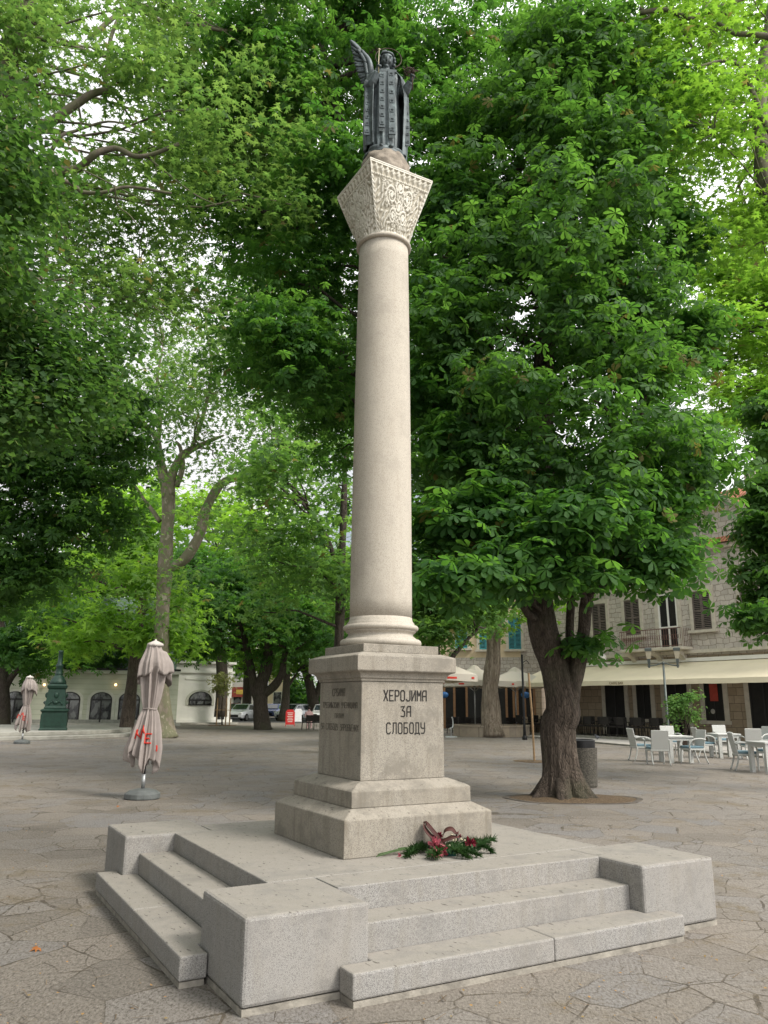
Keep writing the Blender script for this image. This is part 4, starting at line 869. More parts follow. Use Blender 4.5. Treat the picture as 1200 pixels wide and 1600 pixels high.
midtree('broadleaf_tree', b0, 'thin straight tree before the corner of the pale building wing', [(284, 1129), (281, 1100), (282, 1060), (284, 1000), (285, 940)], [.42, .3, .27, .22, .1], rb(12, 240, 330, 900, 1040, b0.y, 4, 1., 2.2, 4), 1500, 'star', .42, L_brt, M_bark_dk, 104, sub=.7)
b0 = gnd(197, 1146)
midtree('broadleaf_tree', b0, 'leaning straight brown tree trunk left of the near parasol', [(196, 1147), (201, 1110), (207, 1060), (213, 1010), (220, 960), (228, 900)], [.42, .33, .3, .27, .22, .12], rb(26, 70, 300, 880, 1010, b0.y, 4, .8, 1.7, 5), 4200, 'star', .32, L_brt, M_bark, 105, sub=.55, shell=.2)
b0 = gnd(140, 1132)
midtree('horse_chestnut_tree', b0, 'double stemmed chestnut before the arched windows, right of the green iron pedestal', [(138, 1134), (138, 1110), (137, 1085), (132, 1060), (128, 1040), (126, 1000)], [.62, .46, .42, .34, .28, .16], rb(30, 60, 220, 940, 1045, b0.y, 4, .9, 1.8, 6), 3600, 'chest', .36, L_ches, M_bark_dk, 106, [([(142, 1085), (150, 1065), (155, 1045), (165, 1010)], [.34, .3, .26, .15]), ([(124, 1134), (124, 1110), (122, 1080), (118, 1050)], [.3, .28, .25, .2])], sub=.55, shell=.25)
b0 = gnd(2, 1136)
midtree('horse_chestnut_tree', b0, 'dark chestnut trunk at the far left edge of the square', [(2, 1138), (3, 1100), (4, 1060), (2, 1020), (0, 960)], [.6, .45, .4, .36, .2], rb(24, -60, 130, 900, 1050, b0.y, 3, .9, 1.7, 7), 3000, 'chest', .36, L_chesb, M_bark_dk, 107, [([(5, 1085), (15, 1062), (30, 1045), (50, 1020)], [.25, .2, .16, .08])], sub=.55, shell=.25)
b0 = Vector((2.1, 31, 0))
midtree('broadleaf_tree', b0, 'small leaved tree with black trunk just right of the pedestal', [(679, 1145), (680, 1080), (680, 1000), (681, 950), (680, 880)], [.3, .22, .2, .18, .1], rb(36, 648, 770, 890, 1005, 31, 2.5, .45, 1.1, 8), 5200, 'star', .19, L_mid, M_bark_dk, 108, [([(683, 1060), (700, 1035), (725, 1005), (745, 985)], [.1, .1, .08, .05]), ([(680, 1010), (668, 980), (662, 950)], [.12, .1, .05])], sub=.35, shell=.2)
b0 = gnd(768, 1152)
pt = midtree('old_tree', b0, 'old pale tree with long split scarred trunk growing in the round stone planter', [(770, 1150), (768, 1120), (766, 1080), (770, 1040), (772, 1000), (774, 960), (776, 900), (778, 820)], [.62, .48, .42, .38, .36, .34, .3, .2], rb(30, 690, 860, 700, 960, b0.y, 4, 1, 2.2, 9), 4800, 'star', .34, L_brt, M_bark_dead, 109, sub=.7, shell=.2)
# bright leaves seen past the main trunk, and the wood beyond
b0 = gnd(812, 1128)
midtree('broadleaf_tree', b0, 'light green tree seen low behind the big chestnut trunk', [(812, 1128), (815, 1080), (820, 1040), (830, 980)], [.3, .25, .2, .1], rb(16, 790, 905, 900, 1020, b0.y, 5, 1., 1.8, 10), 1400, 'star', .4, L_brt, M_bark_dk, 110, sub=.7, shell=.2)
b0 = Vector((-2.6, 27, 0))
midtree('broadleaf_tree', b0, 'dark slim tree with bare black branches left of the column shaft', [(520, 1175), (524, 1100), (530, 1000), (533, 900), (537, 800), (540, 700)], [.22, .2, .17, .15, .12, .05], rb(26, 395, 560, 640, 960, 27, 3, .7, 1.3, 11), 4200, 'star', .22, L_mid, M_bark_dk, 111, [([(531, 900), (515, 850), (500, 820), (485, 800)], [.1, .08, .05, .03])], sub=.5, shell=.2)
gl = ['tall leafy tree in the wood beyond the square, left of the tall plane', 'tall leafy tree in the wood beyond the square, right of the tall plane', 'leafy tree beyond the square seen under the left chestnut', 'leafy tree far beyond the dark forking chestnut', 'leafy tree at the far end of the square by the pedestal', 'far leafy tree behind the old split trunk', 'far leafy tree seen between column and big chestnut']
for k, (px, Y, x0, x1, y0, y1, lm, n) in enumerate([(215, 62, 150, 270, 760, 960, L_brt, 3000), (345, 60, 280, 430, 780, 960, L_brt, 2600), (80, 66, -40, 170, 850, 1000, L_mid, 3000), (385, 78, 330, 460, 880, 1040, L_brt, 2600), (520, 88, 440, 600, 800, 1020, L_brt, 3000), (790, 75, 690, 870, 780, 1000, L_mid, 3000), (690, 70, 640, 760, 800, 1010, L_mid, 2600)]):
    b0 = Vector((at(px, 1100, Y).x, Y, 0))
    midtree('broadleaf_tree', b0, gl[k], [(px, 1120), (px+2, 1050), (px-2, 980), (px, (y0+y1)/2)], [.5, .4, .35, .2], rb(26, x0, x1, y0, y1, Y, 6, 1.8, 3.4, 20+k), n, 'star', .62, lm, M_bark_dk, 120+k, sub=1., shell=.25, group='trees in the wood beyond the square')
q = MB()                                                    # hedge at the far end
hb = rb(24, 425, 520, 1075, 1105, 100, 2, 1.4, 2.2, 44, .8)
hp, hn, _ = scatter(hb, 2200, 5, sub=.6, per=8, shell=.4)
ho = leaves_mesh('hedge', 'star', hp, hn, np.full(len(hp), .5), L_chesb, 5); tag(ho, 'dark clipped hedge far behind the parked cars', 'hedge')
# sapling with stakes
b0 = gnd(347, 1134); sp = tree('sapling', b0, 'young thin sapling tied between wooden stakes before the pale wing', 'young tree'); q = MB()
P = limbpx(q, [(347, 1134), (347, 1100), (350, 1078), (352, 1060)], [.06, .05, .04, .02], b0.y, b0, 8); trunkobj(q, sp, M_bark)
crown(sp, relb(rb(7, 332, 362, 1058, 1085, b0.y, .6, .35, .6, 3), b0), 260, 'star', .22, leafmat('pale_sapling_leaf', (.13, .16, .06), (.22, .22, .09), (.3, .36, .1), (.4, .42, .14)), 5, sub=.25)
M_wood = plain('raw_wood_stake', (.33, .22, .12), .8, .25, 12)
for x in (-.55, .35, .75):
    MB().tube([(x*.7, -.1, 0), (x*.7, -.1, 1.9)], .045, 8).build('stake', M_wood, sp)
MB().box(-.6, .6, -.13, -.07, 1.05, 1.09).build('stake', M_wood, sp)
MB().lathe([(1., 0.004), (.98, .03), (.5, .05)], 24).build('soil_patch', M_soil, sp)
b0 = gnd(834, 1190); sp = empty('tree_stake', b0, 0, 'single tall wooden stake standing in a small patch of bare earth', 'stake')
MB().tube([(.02, 0, 0), (0, 0, 1.3), (-.06, 0, 2.5)], .03, 8).build('post', M_wood, sp)
MB().tube([(-.35, .1, 0), (-.2, 0, 1.9)], .02, 6)
MB().lathe([(.55, .004), (.5, .02), (.2, .03)], 20, fn=lambda a, k, z: 1+.15*math.sin(3*a)).build('soil_patch', M_soil, sp)
# tree pit of the big chestnut
M_leafmould = NT('leaf_litter_soil'); _c = M_leafmould.ramp(M_leafmould.noise(38, 4, rough=.8), [(.35, (.05, .033, .02)), (.5, (.115, .08, .048)), (.68, (.26, .19, .12))]); M_leafmould = M_leafmould.pr(_c, 1, M_leafmould.bump(M_leafmould.noise(38, 4, rough=.8), 1, .03))
pc = Vector((3.35, 14.6, 0)); tp_ = empty('tree_pit', pc-Vector((0, .15, 0)), 0, 'round pit of bare soil with dark rim around the big chestnut trunk', 'tree pit')
MB().lathe([(1.22, .005), (1.1, .02), (.8, .045), (.3, .06)], 48, fn=lambda a, k, z: 1+.04*math.sin(5*a)).build('soil', M_leafmould, tp_)
MB().lathe([(1.35, .004), (1.34, .012), (1.24, .012), (1.22, .004)], 48, cap=False, fn=lambda a, k, z: 1+.04*math.sin(5*a)).build('pit_rim', plain('dark_kerb', (.10, .085, .07), .95, .5, 6), tp_)

tp_.scale = (.9, .58, 1)
# fallen leaves and litter over the paving: nobody could count them
N = 3600; g2 = np.random.default_rng(5); yy = 2.2+g2.uniform(0, 1, N)**1.5*38; xx = g2.uniform(-.62, .62, N)*(yy+1.5)
rm = np.array([max(abs((x-MC.x)*math.cos(MR)+(y-MC.y)*math.sin(MR)), abs(-(x-MC.x)*math.sin(MR)+(y-MC.y)*math.cos(MR))) > 2.1 for x, y in zip(xx, yy)])
pp = np.stack([xx, yy, np.full(N, .012)], 1)[rm]
M_dead = leafmat('fallen_leaf', (.20, .16, .07), (.38, .20, .07), (.2, .15, .05), (.35, .2, .06), .1)
fl = leaves_mesh('fallen_leaves', 'oval', pp, np.array([0, 0, 1.])+g2.normal(size=pp.shape)*.18, g2.uniform(.006, .026, len(pp)), M_dead, 3); tag(fl, 'small dry leaves and bits scattered over the paving', 'leaf litter', kind='stuff')
TP['twig'] = ([(-.5, -.03, 0), (.5, -.02, .02), (.5, .02, .03), (-.5, .03, 0)], [(0, 1, 2, 3)])
N = 3200; yy = 2.2+g2.uniform(0, 1, N)**1.3*30; xx = g2.uniform(-.62, .62, N)*(yy+1.5)
kp = np.array([max(abs((x-MC.x)*math.cos(MR)+(y-MC.y)*math.sin(MR)), abs(-(x-MC.x)*math.sin(MR)+(y-MC.y)*math.cos(MR))) > 2.1 for x, y in zip(xx, yy)])
pp = np.stack([xx, yy, np.full(N, .01)], 1)[kp]
M_twig = leafmat('dry_twig', (.05, .035, .022), (.20, .15, .10), (.05, .03, .02), (.1, .08, .05), .02)
tag(leaves_mesh('fallen_twigs', 'twig', pp, np.array([0, 0, 1.])+g2.normal(size=pp.shape)*.08, g2.uniform(.03, .12, len(pp)), M_twig, 4), 'thin dry twigs and stalks scattered over the paving', 'twig litter', kind='stuff')
M_orl = leafmat('orange_leaf', (.27, .10, .03), (.33, .13, .04), (.4, .15, .03), (.45, .2, .04), .1)
for k, (px, py) in enumerate([(58, 1485), (233, 1183), (262, 1203), (183, 1261)]):
    p = gnd(px, py); o = leaves_mesh('fallen_leaf', 'star', np.array([[p.x, p.y, .02]]), np.array([[.1, -.2, 1.]]), np.array([.055]), M_orl, k)
    tag(o, ['curled orange leaf on the paving left of the lowest step', 'small orange leaf lying beyond the near parasol, nearer the plane trunk', 'small orange leaf on the paving right of the near parasol', 'orange leaf just left of the near parasol base'][k], 'fallen leaf')

# ================================================================== PARASOLS, CLOSED
M_canvas = plain('taupe_canvas', (.30, .26, .24), .9, .12, 5, 160, .2); M_blk = plain('black_metal', (.015, .015, .016), .45, .2, 10, 60, .1, .3)
M_steel = plain('galvanised_steel', (.36, .37, .37), .4, .15, 8, 50, .1, .7); M_pbase = plain('grey_plastic_base', (.10, .108, .105), .6, .2, 6, 60, .2); M_red = plain('red_print', (.55, .045, .03), .8, .2)
def closed_parasol(label, seed, tilt=0.):
    t = empty('closed_parasol', (0, 0, 0), 0, label, 'parasol'); g = random.Random(seed)
    MB().lathe([(.29, 0), (.30, .02), (.295, .09), (.22, .14), (.10, .165), (.05, .17)], 16).build('base', M_pbase, t, bevel=.008)
    MB().tube([(0, 0, .17), (0, 0, .40)], .032, 14).build('base_tube', M_steel, t, smooth=True)
    q = MB(); q.tube([(0, 0, .38), (0, 0, 1.15)], .026, 14); q.tube([(-.03, 0, .6), (-.07, -.02, .55), (-.05, -.02, .68), (-.03, 0, .72)], .004, 5); q.ball((-.04, 0, .5), .018, 8); q.build('pole', M_blk, t, smooth=True)
    ph = [g.uniform(0, 6.28) for _ in range(6)]
    zs = np.concatenate([np.linspace(0, .735, 44), np.linspace(.75, 1, 16)]); vs = []; n = 140; Lz = 60
    def rad(tz, a): # tz 0 bottom..1 top
        base = np.interp(tz, [0, .1, .25, .38, .43, .48, .62, .735, .75, .82, .86, .93, .985, 1.], [.20, .215, .18, .135, .098, .115, .145, .165, .235, .225, .195, .145, .11, .09])
        f = np.interp(tz, [0, .43, .5, .73, .75, .97, 1], [.42, .22, .34, .34, .16, .06, .0])
        tail = math.cos(a-(.25 if tz > .7 else 2.9)); lop = (.45*max(0, tail)**2 if .74 < tz < .93 else .22*max(0, tail)*(1-min(1, tz/.5)))
        return base*(1+f*(.6*math.sin(8*a+ph[0]+1.2*tz)+.55*math.sin(13*a+ph[1]-1.5*tz)+.35*math.sin(21*a+ph[2]))+lop)
    for tz in zs:
        for i in range(n):
            a = 2*math.pi*i/n; r = rad(tz, a); z = .62+2.0*tz
            if tz < .12: z += (.12-tz)*(1.0*math.sin(4*a+ph[3])+.55*math.sin(9*a+ph[4])-.5*math.cos(a+.3))
            if .74 < tz < .84: z += -(.20*max(0, math.sin(2*a+ph[5]))+.08*math.sin(5*a+ph[4]))*(1-(tz-.75)/.09)
            vs.append((r*math.cos(a)+.035*math.sin(tz*3)-.03*(1-tz), r*math.sin(a)*.9, z))
    q = MB(); q.add(vs, [(k*n+i, k*n+(i+1) % n, (k+1)*n+(i+1) % n, (k+1)*n+i) for k in range(Lz-1) for i in range(n)])
    cv_ = q.build('canopy', M_canvas, t, smooth=True); md = cv_.modifiers.new('s', 'SOLIDIFY'); md.thickness = .006
    q = MB(); q.lathe([(.135, 2.56), (.13, 2.60), (.07, 2.635), (.02, 2.655), (.012, 2.68)], 20, fn=lambda a, k, z: 1+.12*math.sin(8*a) if k < 2 else 1, cx=.03); q.build('top_cap', plain('pale_canvas', (.52, .48, .44), .9, .1), t, smooth=True)
    q = MB(); pts = [(.118*math.cos(a)+.012, .108*math.sin(a), 1.48+.008*math.sin(3*a)) for a in np.linspace(0, 2*math.pi, 41)]; q.tube(pts, .012, 6, cap=False); q.build('tie_strap', M_canvas, t, smooth=True)
    # printed letters lying on the folds
    for ch, a0, zc, hgt, wd in (('N', -2.12, 1.06, .15, .07), ('A', -1.66, 1.14, .13, .055), ('E', -1.20, .99, .15, .075), ('I', -.62, .83, .10, .03)):
        st = {'N': [[(0, 0), (0, 1), (1, 0), (1, 1)]], 'A': [[(0, 0), (.5, 1), (1, 0)], [(.2, .4), (.8, .4)]], 'E': [[(1, 0), (0, 0), (0, 1), (1, 1)], [(0, .5), (.8, .5)]], 'I': [[(.5, 0), (.5, 1)]]}[ch]
        q = MB()
        for s in st:
            for (xa, ya), (xb, yb) in zip(s, s[1:]):
                m_ = 6
                for k in range(m_):
                    def pt(t_, off):
                        x = lerp(xa, xb, t_); y = lerp(ya, yb, t_); z = zc+(y-.5)*hgt; a = a0+(x-.5)*wd/.16; tz = (z-.62)/2.; r = rad(tz, a)+.010
                        return Vector((r*math.cos(a)+.035*math.sin(tz*3)-.03*(1-tz), r*math.sin(a)*.9, z))
                    p, p2 = pt(k/m_, 0), pt((k+1)/m_, 0); q.tube([p, p2], .0135, 6)
        q.build('printed_letter', M_red, t)
    return t
p = gnd(222, 1248); t = closed_parasol('closed taupe parasol with red letters, the nearer and larger of the two closed parasols', 3); t.location = p
p = gnd(34, 1162); t = closed_parasol('closed taupe parasol, the farther one at the left in front of the round stone steps', 8); t.location = p; t.rotation_euler.z = 0; t.scale = (1, 1, .965)

# ================================================================== GREEN IRON PEDESTAL ON ROUND STEPS
M_gi = plain('dark_green_paint', (.007, .032, .02), .5, .3, 8, 40, .3, .2, .5); M_step = plain('pale_step_stone', (.30, .29, .255), .9, .2, 3, 40, .4)
rc = Vector((-18.6, 39.5, 0)); rs = empty('round_stone_steps', rc, 0, 'two low round pale stone steps under the green iron pedestal', 'steps')
MB().lathe([(6.9, 0), (6.9, .15), (0.01, .15)], 96).build('step', M_step, rs, bevel=.02); MB().lathe([(6.1, .151), (6.1, .31), (0.01, .31)], 96).build('step', M_step, rs, bevel=.02)
fp = at(83, 1141, 37.2); gp = empty('iron_lamp_pedestal', (fp.x, fp.y, .311), R(20), 'dark green ornate cast iron pedestal with domed top on the round steps', 'pedestal')
MB().stack([(.60, 0), (.60, .06), (.56, .10), (.54, .80), (.60, .84), (.60, .90), (.50, .95)]).build('base', M_gi, gp, bevel=.01)
MB().stack([(.47, .951), (.47, 1.0), (.44, 1.05), (.36, 1.82), (.42, 1.88), (.44, 1.98), (.40, 2.02), (.36, 2.06)]).build('body', M_gi, gp, bevel=.01)
for r_ in range(4):
    q = MB(); Mr = Matrix.Rotation(r_*math.pi/2, 4, 'Z')
    for k in range(9): a = k/8*math.pi; q.ball(Mr@Vector((.27*math.cos(a), -.425, 1.15+.13*math.sin(a))), .045, 8)
    q.ball(Mr@Vector((0, -.40, 1.55)), (.10, .05, .14), 10); q.ball(Mr@Vector((0, -.43, 1.22)), (.12, .06, .08), 10)
    q.build('relief_ornament', M_gi, gp, smooth=True); MB().box(-.36, .36, -.575, -.55, .2, .7, Mr).build('panel', M_gi, gp)
MB().lathe([(.36, 2.061), (.37, 2.12), (.33, 2.22), (.22, 2.40), (.16, 2.46), (.19, 2.50), (.15, 2.56), (.13, 2.8), (.17, 2.86), (.17, 2.92), (.11, 3.0), (.10, 3.5), (.13, 3.55), (.08, 3.6)], 24).build('column', M_gi, gp, smooth=True)

# ================================================================== LEFT BUILDINGS
M_cream = NT('pale_green_rendered_wall'); _s = M_cream.n('SeparateXYZ'); M_cream.l(M_cream.tc.outputs['Object'], _s.inputs[0])
_j = M_cream.math('LESS_THAN', M_cream.math('FRACT', M_cream.math('MULTIPLY', _s.outputs['Z'], 2.9)), .07)
_c = M_cream.mix(M_cream.math('MULTIPLY', _j, .5), M_cream.ramp(M_cream.noise(1.2, 5), [(.3, (.40, .42, .32)), (.7, (.48, .49, .39))]), (.16, .17, .12)); M_cream = M_cream.pr(_c, .85, M_cream.bump(_j, -.5, .03))
M_white = plain('white_render', (.70, .69, .64), .85, .06, 2, 30, .1); M_stucco = plain('pale_stone_trim', (.50, .50, .43), .85, .1, 3)
M_wf = plain('black_window_frame', (.015, .014, .013), .4)
def glassmat(name, c0, c1, sc=2.2):
    t = NT(name); n = t.noise(sc, 2, t.mapv((1, 1, .7)), .5); c = t.ramp(n, [(.46, c0), (.50, tuple(x*.4 for x in c1)), (.56, c1)]); return t.pr(c, .12, None, 0, .6)  # pale patches in the colour stand in for reflections
M_glass = glassmat('dark_shop_glass', (.012, .014, .014), (.11, .115, .11)); M_dark = plain('dark_interior', (.010, .009, .008), .6, .5, 3)  # flat dark colour stands in for unlit rooms behind the openings
def frame_M(A, Bp):
    u = (Bp-A).normalized(); nrm = Vector((u.y, -u.x, 0)); return math.atan2(u.y, u.x)
# facade local frame: x along, -y outward, z up
A0 = Vector((-30, 53.0, 0)); B0 = Vector((-14.6, 57.2, 0)); rz = frame_M(A0, B0); LB = (B0-A0).length
lb = empty('arcade_building', A0, rz, 'long pale green building with a row of black framed arched shop windows', 'building')
def lw(px, py): return onwall(px, py, A0, B0)
MB().box(0, LB, 0, 9, 0, 3.72).build('wall', M_cream, lb)
MB().box(-.3, LB+.1, -.18, 0, 3.5, 3.72).build('cornice', M_stucco, lb); MB().box(-.3, LB+.1, -.22, -.12, 3.73, 3.86).build('gutter', M_wf, lb)
MB().box(0, LB-.2, 1.2, 8.6, 3.73, 9.0).build('upper_wall', plain('glazed_grey_green_wall', (.16, .22, .19), .4, .15, 2), lb)
MB().box(0, LB, -.10, 0, 0, .38).build('plinth', plain('grey_plinth', (.24, .24, .21), .9), lb)
MB().box(-.5, LB+.3, -1.3, -.101, 0, .14).build('doorstep', M_step, lb); MB().box(-.5, LB+.3, -2.3, -1.301, 0, .07).build('doorstep', M_step, lb)
def archpoly(x0, x1, z0, zs, n=14):
    r = (x1-x0)/2; c = (x0+x1)/2; return [(x0, z0), (x1, z0)]+[(c+r*math.cos(math.pi*k/n), zs+r*.72*math.sin(math.pi*k/n)) for k in range(n+1)]
MV = Matrix(((1, 0, 0, 0), (0, 0, -1, 0), (0, 1, 0, 0), (0, 0, 0, 1)))     # polygon (x,z) extruded outward (-y)
def arched(par, xc, wd, z0, zs, trim=True, mull=2, mat=M_glass):
    wn = empty('arched_window', (xc, 0, 0)); wn.parent = par; h = wd/2
    if trim:
        o_ = archpoly(-h-.2, h+.2, z0, zs); MB().prism(o_, .0, .05, MV).build('surround', M_stucco, wn)
    MB().prism(archpoly(-h, h, z0, zs), .001, .075, MV).build('frame', M_wf, wn)
    MB().prism(archpoly(-h+.09, h-.09, z0+.09, zs), .02, .079, MV).build('pane', mat, wn)
    q = MB()
    q.box(-h, h, -.11, -.079, zs-.05, zs+.04)
    for k in range(1, mull): x = lerp(-h, h, k/mull); q.box(x-.05, x+.05, -.108, -.079, z0, zs)
    q.build('glazing_bar', M_wf, wn); return wn
for px in (23, 108, 158, 202, -22):
    s, _ = lw(px, 1100); arched(lb, s, 1.42, .2, 1.72)
M_bulb = NT('warm_wall_lamp'); em = M_bulb.n('Emission'); em.inputs['Color'].default_value = (1, .62, .28, 1); em.inputs['Strength'].default_value = 4; M_bulb.l(em.outputs[0], M_bulb.o.inputs['Surface']); M_bulb = M_bulb.m
for px in (70, 181):
    s, z = lw(px, 1070); q = MB(); q.ball((s, -.22, z), .09, 10); wl = q.build('wall_lamp', M_bulb, lb, smooth=True); MB().box(s-.03, s+.03, -.16, 0, z-.02, z+.04).build('lamp_bracket', M_wf, wl)
# white wing
A1 = Vector((at(268, 1100, 60).x, 60, 0)); B1 = Vector((at(361, 1100, 62).x, 62, 0)); rz = frame_M(A1, B1); LW = (B1-A1).length
wg = empty('pavilion', A1, rz, 'white classical pavilion with one wide arched window and a narrow glazed door', 'building')
MB().box(0, LW, 0, 8, 0, 4.45).build('wall', M_white, wg); MB().stack([(0.01, 0)])
q = MB(); q.box(-.15, LW+.15, -.16, 0, 3.75, 3.9); q.box(-.22, LW+.22, -.26, 8, 4.45, 4.62); q.box(-.1, LW+.1, -.12, 0, .0, .32); q.box(.9, LW-1.6, -.06, 0, 3.25, 3.4); q.build('cornice', M_white, wg)
for x in (.02, LW-.5): MB().box(x, x+.48, -.09, 0, .321, 3.749).build('pilaster', M_white, wg)
s, _ = onwall(313, 1090, A1, B1); arched(wg, s, 1.75, 1.35, 1.75, True, 3)
s, _ = onwall(350, 1095, A1, B1); d_ = empty('door', (s, 0, 0)); d_.parent = wg; MB().box(-.42, .42, -.05, 0, .05, 2.6).build('frame', M_wf, d_); MB().box(-.33, .33, -.06, -.051, .15, 2.5).build('pane', M_glass, d_)
MB().box(-.3, LW+.3, -1.2, -.13, 0, .12).build('doorstep', M_step, wg)

# ================================================================== FAR STREET
M_far = plain('far_pale_wall', (.55, .53, .48), .9, .1, 1)
for k, (px0, px1, Y, h_, lab, mt) in enumerate([(355, 395, 92, 9, 'pale far house with red shop sign behind the parked cars', M_far), (418, 442, 96, 8, 'narrow cream far house seen behind the forking chestnut', plain('far_cream_wall', (.55, .47, .32), .9, .1, 1)), (640, 715, 90, 9, 'far cream house behind the pedestal', M_far)]):
    a = at(px0, 1100, Y).x; b2 = at(px1, 1100, Y).x; hb_ = empty('house', (a, Y, 0), 0, lab, 'house')
    MB().box(0, b2-a, 0, 8, 0, h_).build('wall', mt, hb_)
    q = MB(); q.add([(-.3, -.4, h_+.002), (b2-a+.3, -.4, h_+.002), (b2-a+.3, 4, h_+2), (-.3, 4, h_+2), (b2-a+.3, 8.3, h_+.002), (-.3, 8.3, h_+.002)], [(0, 1, 2, 3), (3, 2, 4, 5), (0, 3, 5), (1, 4, 2), (0, 5, 4, 1)]); q.build('roof', plain('far_tile_roof', (.35, .14, .08)), hb_)
    for j in range(max(1, int((b2-a)/2.4))):
        for z in (1.2, 4.4): w_ = MB().box(.6+j*2.4, 1.7+j*2.4, -.04, 0, z, z+1.7).build('window', M_stucco, hb_); MB().box(.7+j*2.4, 1.6+j*2.4, -.06, -.041, z+.1, z+1.6).build('pane', M_glass, w_)
    if k == 0: MB().box(.3, b2-a-.2, -.25, -.05, 2.2, 3.3).build('shop_sign', plain('red_sign', (.3, .06, .045)), hb_); MB().box(1.0, 1.9, -.27, -.251, 2.5, 3.0).build('sign_panel', plain('yellow_panel', (.6, .42, .08)), hb_)
rd = MB(); rd.box(-60, 40, 66, 88, -.5, .004); rd.build('road', M_asph, kind='structure')
# cars
M_tyre = plain('tyre', (.015, .015, .015), .9); M_rim = plain('rim', (.35, .35, .36), .35, .1, 5, 50, .05, .8); M_cgl = plain('car_glass', (.03, .04, .045), .08, .2, 3, 5, .0, 0, .8); M_hl = plain('headlight', (.6, .6, .6), .15, .1)
def carpaint(n, c): return plain(n, c, .25, .05, 2, 5, 0, .3, .6)
def make_car(label, paint, van=False):
    t = empty('parked_car', (0, 0, 0), 0, label, 'car'); T_ = 1.95 if van else 1.48; q = MB()
    # lengthwise sections: x, half width, z low, z belt
    sec = [(-2.05, .66, .35, .62), (-1.95, .80, .25, .78), (-1.3, .87, .22, .90), (-.6, .88, .22, .95), (.6, .88, .22, .97), (1.6, .87, .22, .98), (2.0, .80, .28, .92), (2.08, .70, .4, .75)]
    vs = []
    for x, hw, z0, z1 in sec: vs += [(x, -hw*.92, z0), (x, -hw, (z0+z1)/2), (x, -hw*.96, z1), (x, hw*.96, z1), (x, hw, (z0+z1)/2), (x, hw*.92, z0)]
    q.add(vs, [(6*k+i, 6*k+(i+1) % 6, 6*k+6+(i+1) % 6, 6*k+6+i) for k in range(7) for i in range(6)]+[tuple(range(6)), tuple(42+i for i in range(6))])
    cab = [(-1.15 if not van else -1.5, .72, .9), (-.35, .66, T_-.02), (1.3, .64, T_), (1.95, .70, .95)]
    vs = []
    for x, hw, z in cab: vs += [(x, -hw, z), (x, hw, z)]
    vs2 = [(x, -.80, .9) for x, _, _ in cab]+[(x, .80, .9) for x, _, _ in cab]
    b = [(x, s*(.80 if j in (0, 3) else hw), z) for s in (-1, 1) for j, (x, hw, z) in enumerate(cab)]
    q.add(b+[(0, 0, 0)], [(0, 1, 2, 3), (7, 6, 5, 4), (0, 4, 5, 1), (1, 5, 6, 2), (2, 6, 7, 3), (0, 3, 7, 4)])
    q.build('body', paint, t, bevel=.05)
    q = MB(); k = .012; x0, x1, x2, x3 = [c[0] for c in cab]
    f0 = Vector((x0+.12, 0, 1.0)); f1 = Vector((x1-.06, 0, T_-.09)); nn = Vector((-(T_-.9), 0, x1-x0)).normalized()*.03
    q.add([Vector((f0.x, -.68, f0.z))+nn, Vector((f0.x, .68, f0.z))+nn, Vector((f1.x, .6, f1.z))+nn, Vector((f1.x, -.6, f1.z))+nn], [(0, 1, 2, 3)])
    r0 = Vector((x3-.1, 0, 1.05)); r1 = Vector((x2+.06, 0, T_-.1)); n2 = Vector((T_-.9, 0, x3-x2)).normalized()*.03
    q.add([Vector((r0.x, -.68, r0.z))+n2, Vector((r0.x, .68, r0.z))+n2, Vector((r1.x, .58, r1.z))+n2, Vector((r1.x, -.58, r1.z))+n2], [(0, 1, 2, 3)])
    for s in (-1, 1):
        for xa, xb in ((x0+.35, .25), (.33, x3-.45)):
            za, zb2 = .98, T_-.12; y0, y1 = s*.80, s*.69; q.add([(xa, y0+s*.01, za), (xb, y0+s*.01, za), (min(xb, 1.3), y1+s*.01, zb2), (max(xa, x1+.05), y1+s*.01, zb2)], [(0, 1, 2, 3)])
    q.build('window', M_cgl, t)
    for x in (-1.3, 1.3):
        for s in (-1, 1):
            Mw_ = Matrix.Translation((x, s*.80, .32))@Matrix.Rotation(math.pi/2, 4, 'X'); w_ = MB().lathe([(.2, -.1), (.31, -.1), (.32, -.06), (.32, .06), (.31, .1), (.2, .1)], 20, M=Mw_).build('wheel', M_tyre, t, smooth=False); MB().lathe([(.2, -.105), (.05, -.085), (.05, .085), (.2, .105)], 16, M=Mw_).build('rim', M_rim, w_)
    for s in (-1, 1): MB().ball((-1.98, s*.6, .68), (.09, .16, .08), 10).build('headlight', M_hl, t, smooth=True)
    MB().box(-2.10, -2.04, -.4, .4, .35, .55).build('grille', M_tyre, t)
    return t
for lab, c, van, px, Y, rz_ in [('silver hatchback parked at the end of the street beside the pale pavilion', (.6, .62, .65), False, 382, 72, R(75)), ('dark car parked behind the silver hatchback at the pavilion', (.03, .03, .035), False, 371, 80, R(80)), ('red car at the far left of the parked cars', (.35, .03, .03), False, 362, 86, R(60)),
        ('blue car seen between the forking chestnut and the slender tree', (.10, .14, .35), False, 427, 84, R(85)), ('white car parked behind the red and white boards', (.55, .57, .6), False, 460, 74, R(60)), ('grey car mostly hidden behind the tree left of the pedestal', (.3, .31, .33), False, 484, 78, R(10)), ('white car partly hidden at the left side of the pedestal', (.6, .6, .6), False, 505, 70, R(90))]:
    t = make_car(lab, carpaint('car_paint', c), van); t.location = (at(px, 1100, Y).x, Y, .005); t.rotation_euler.z = rz_
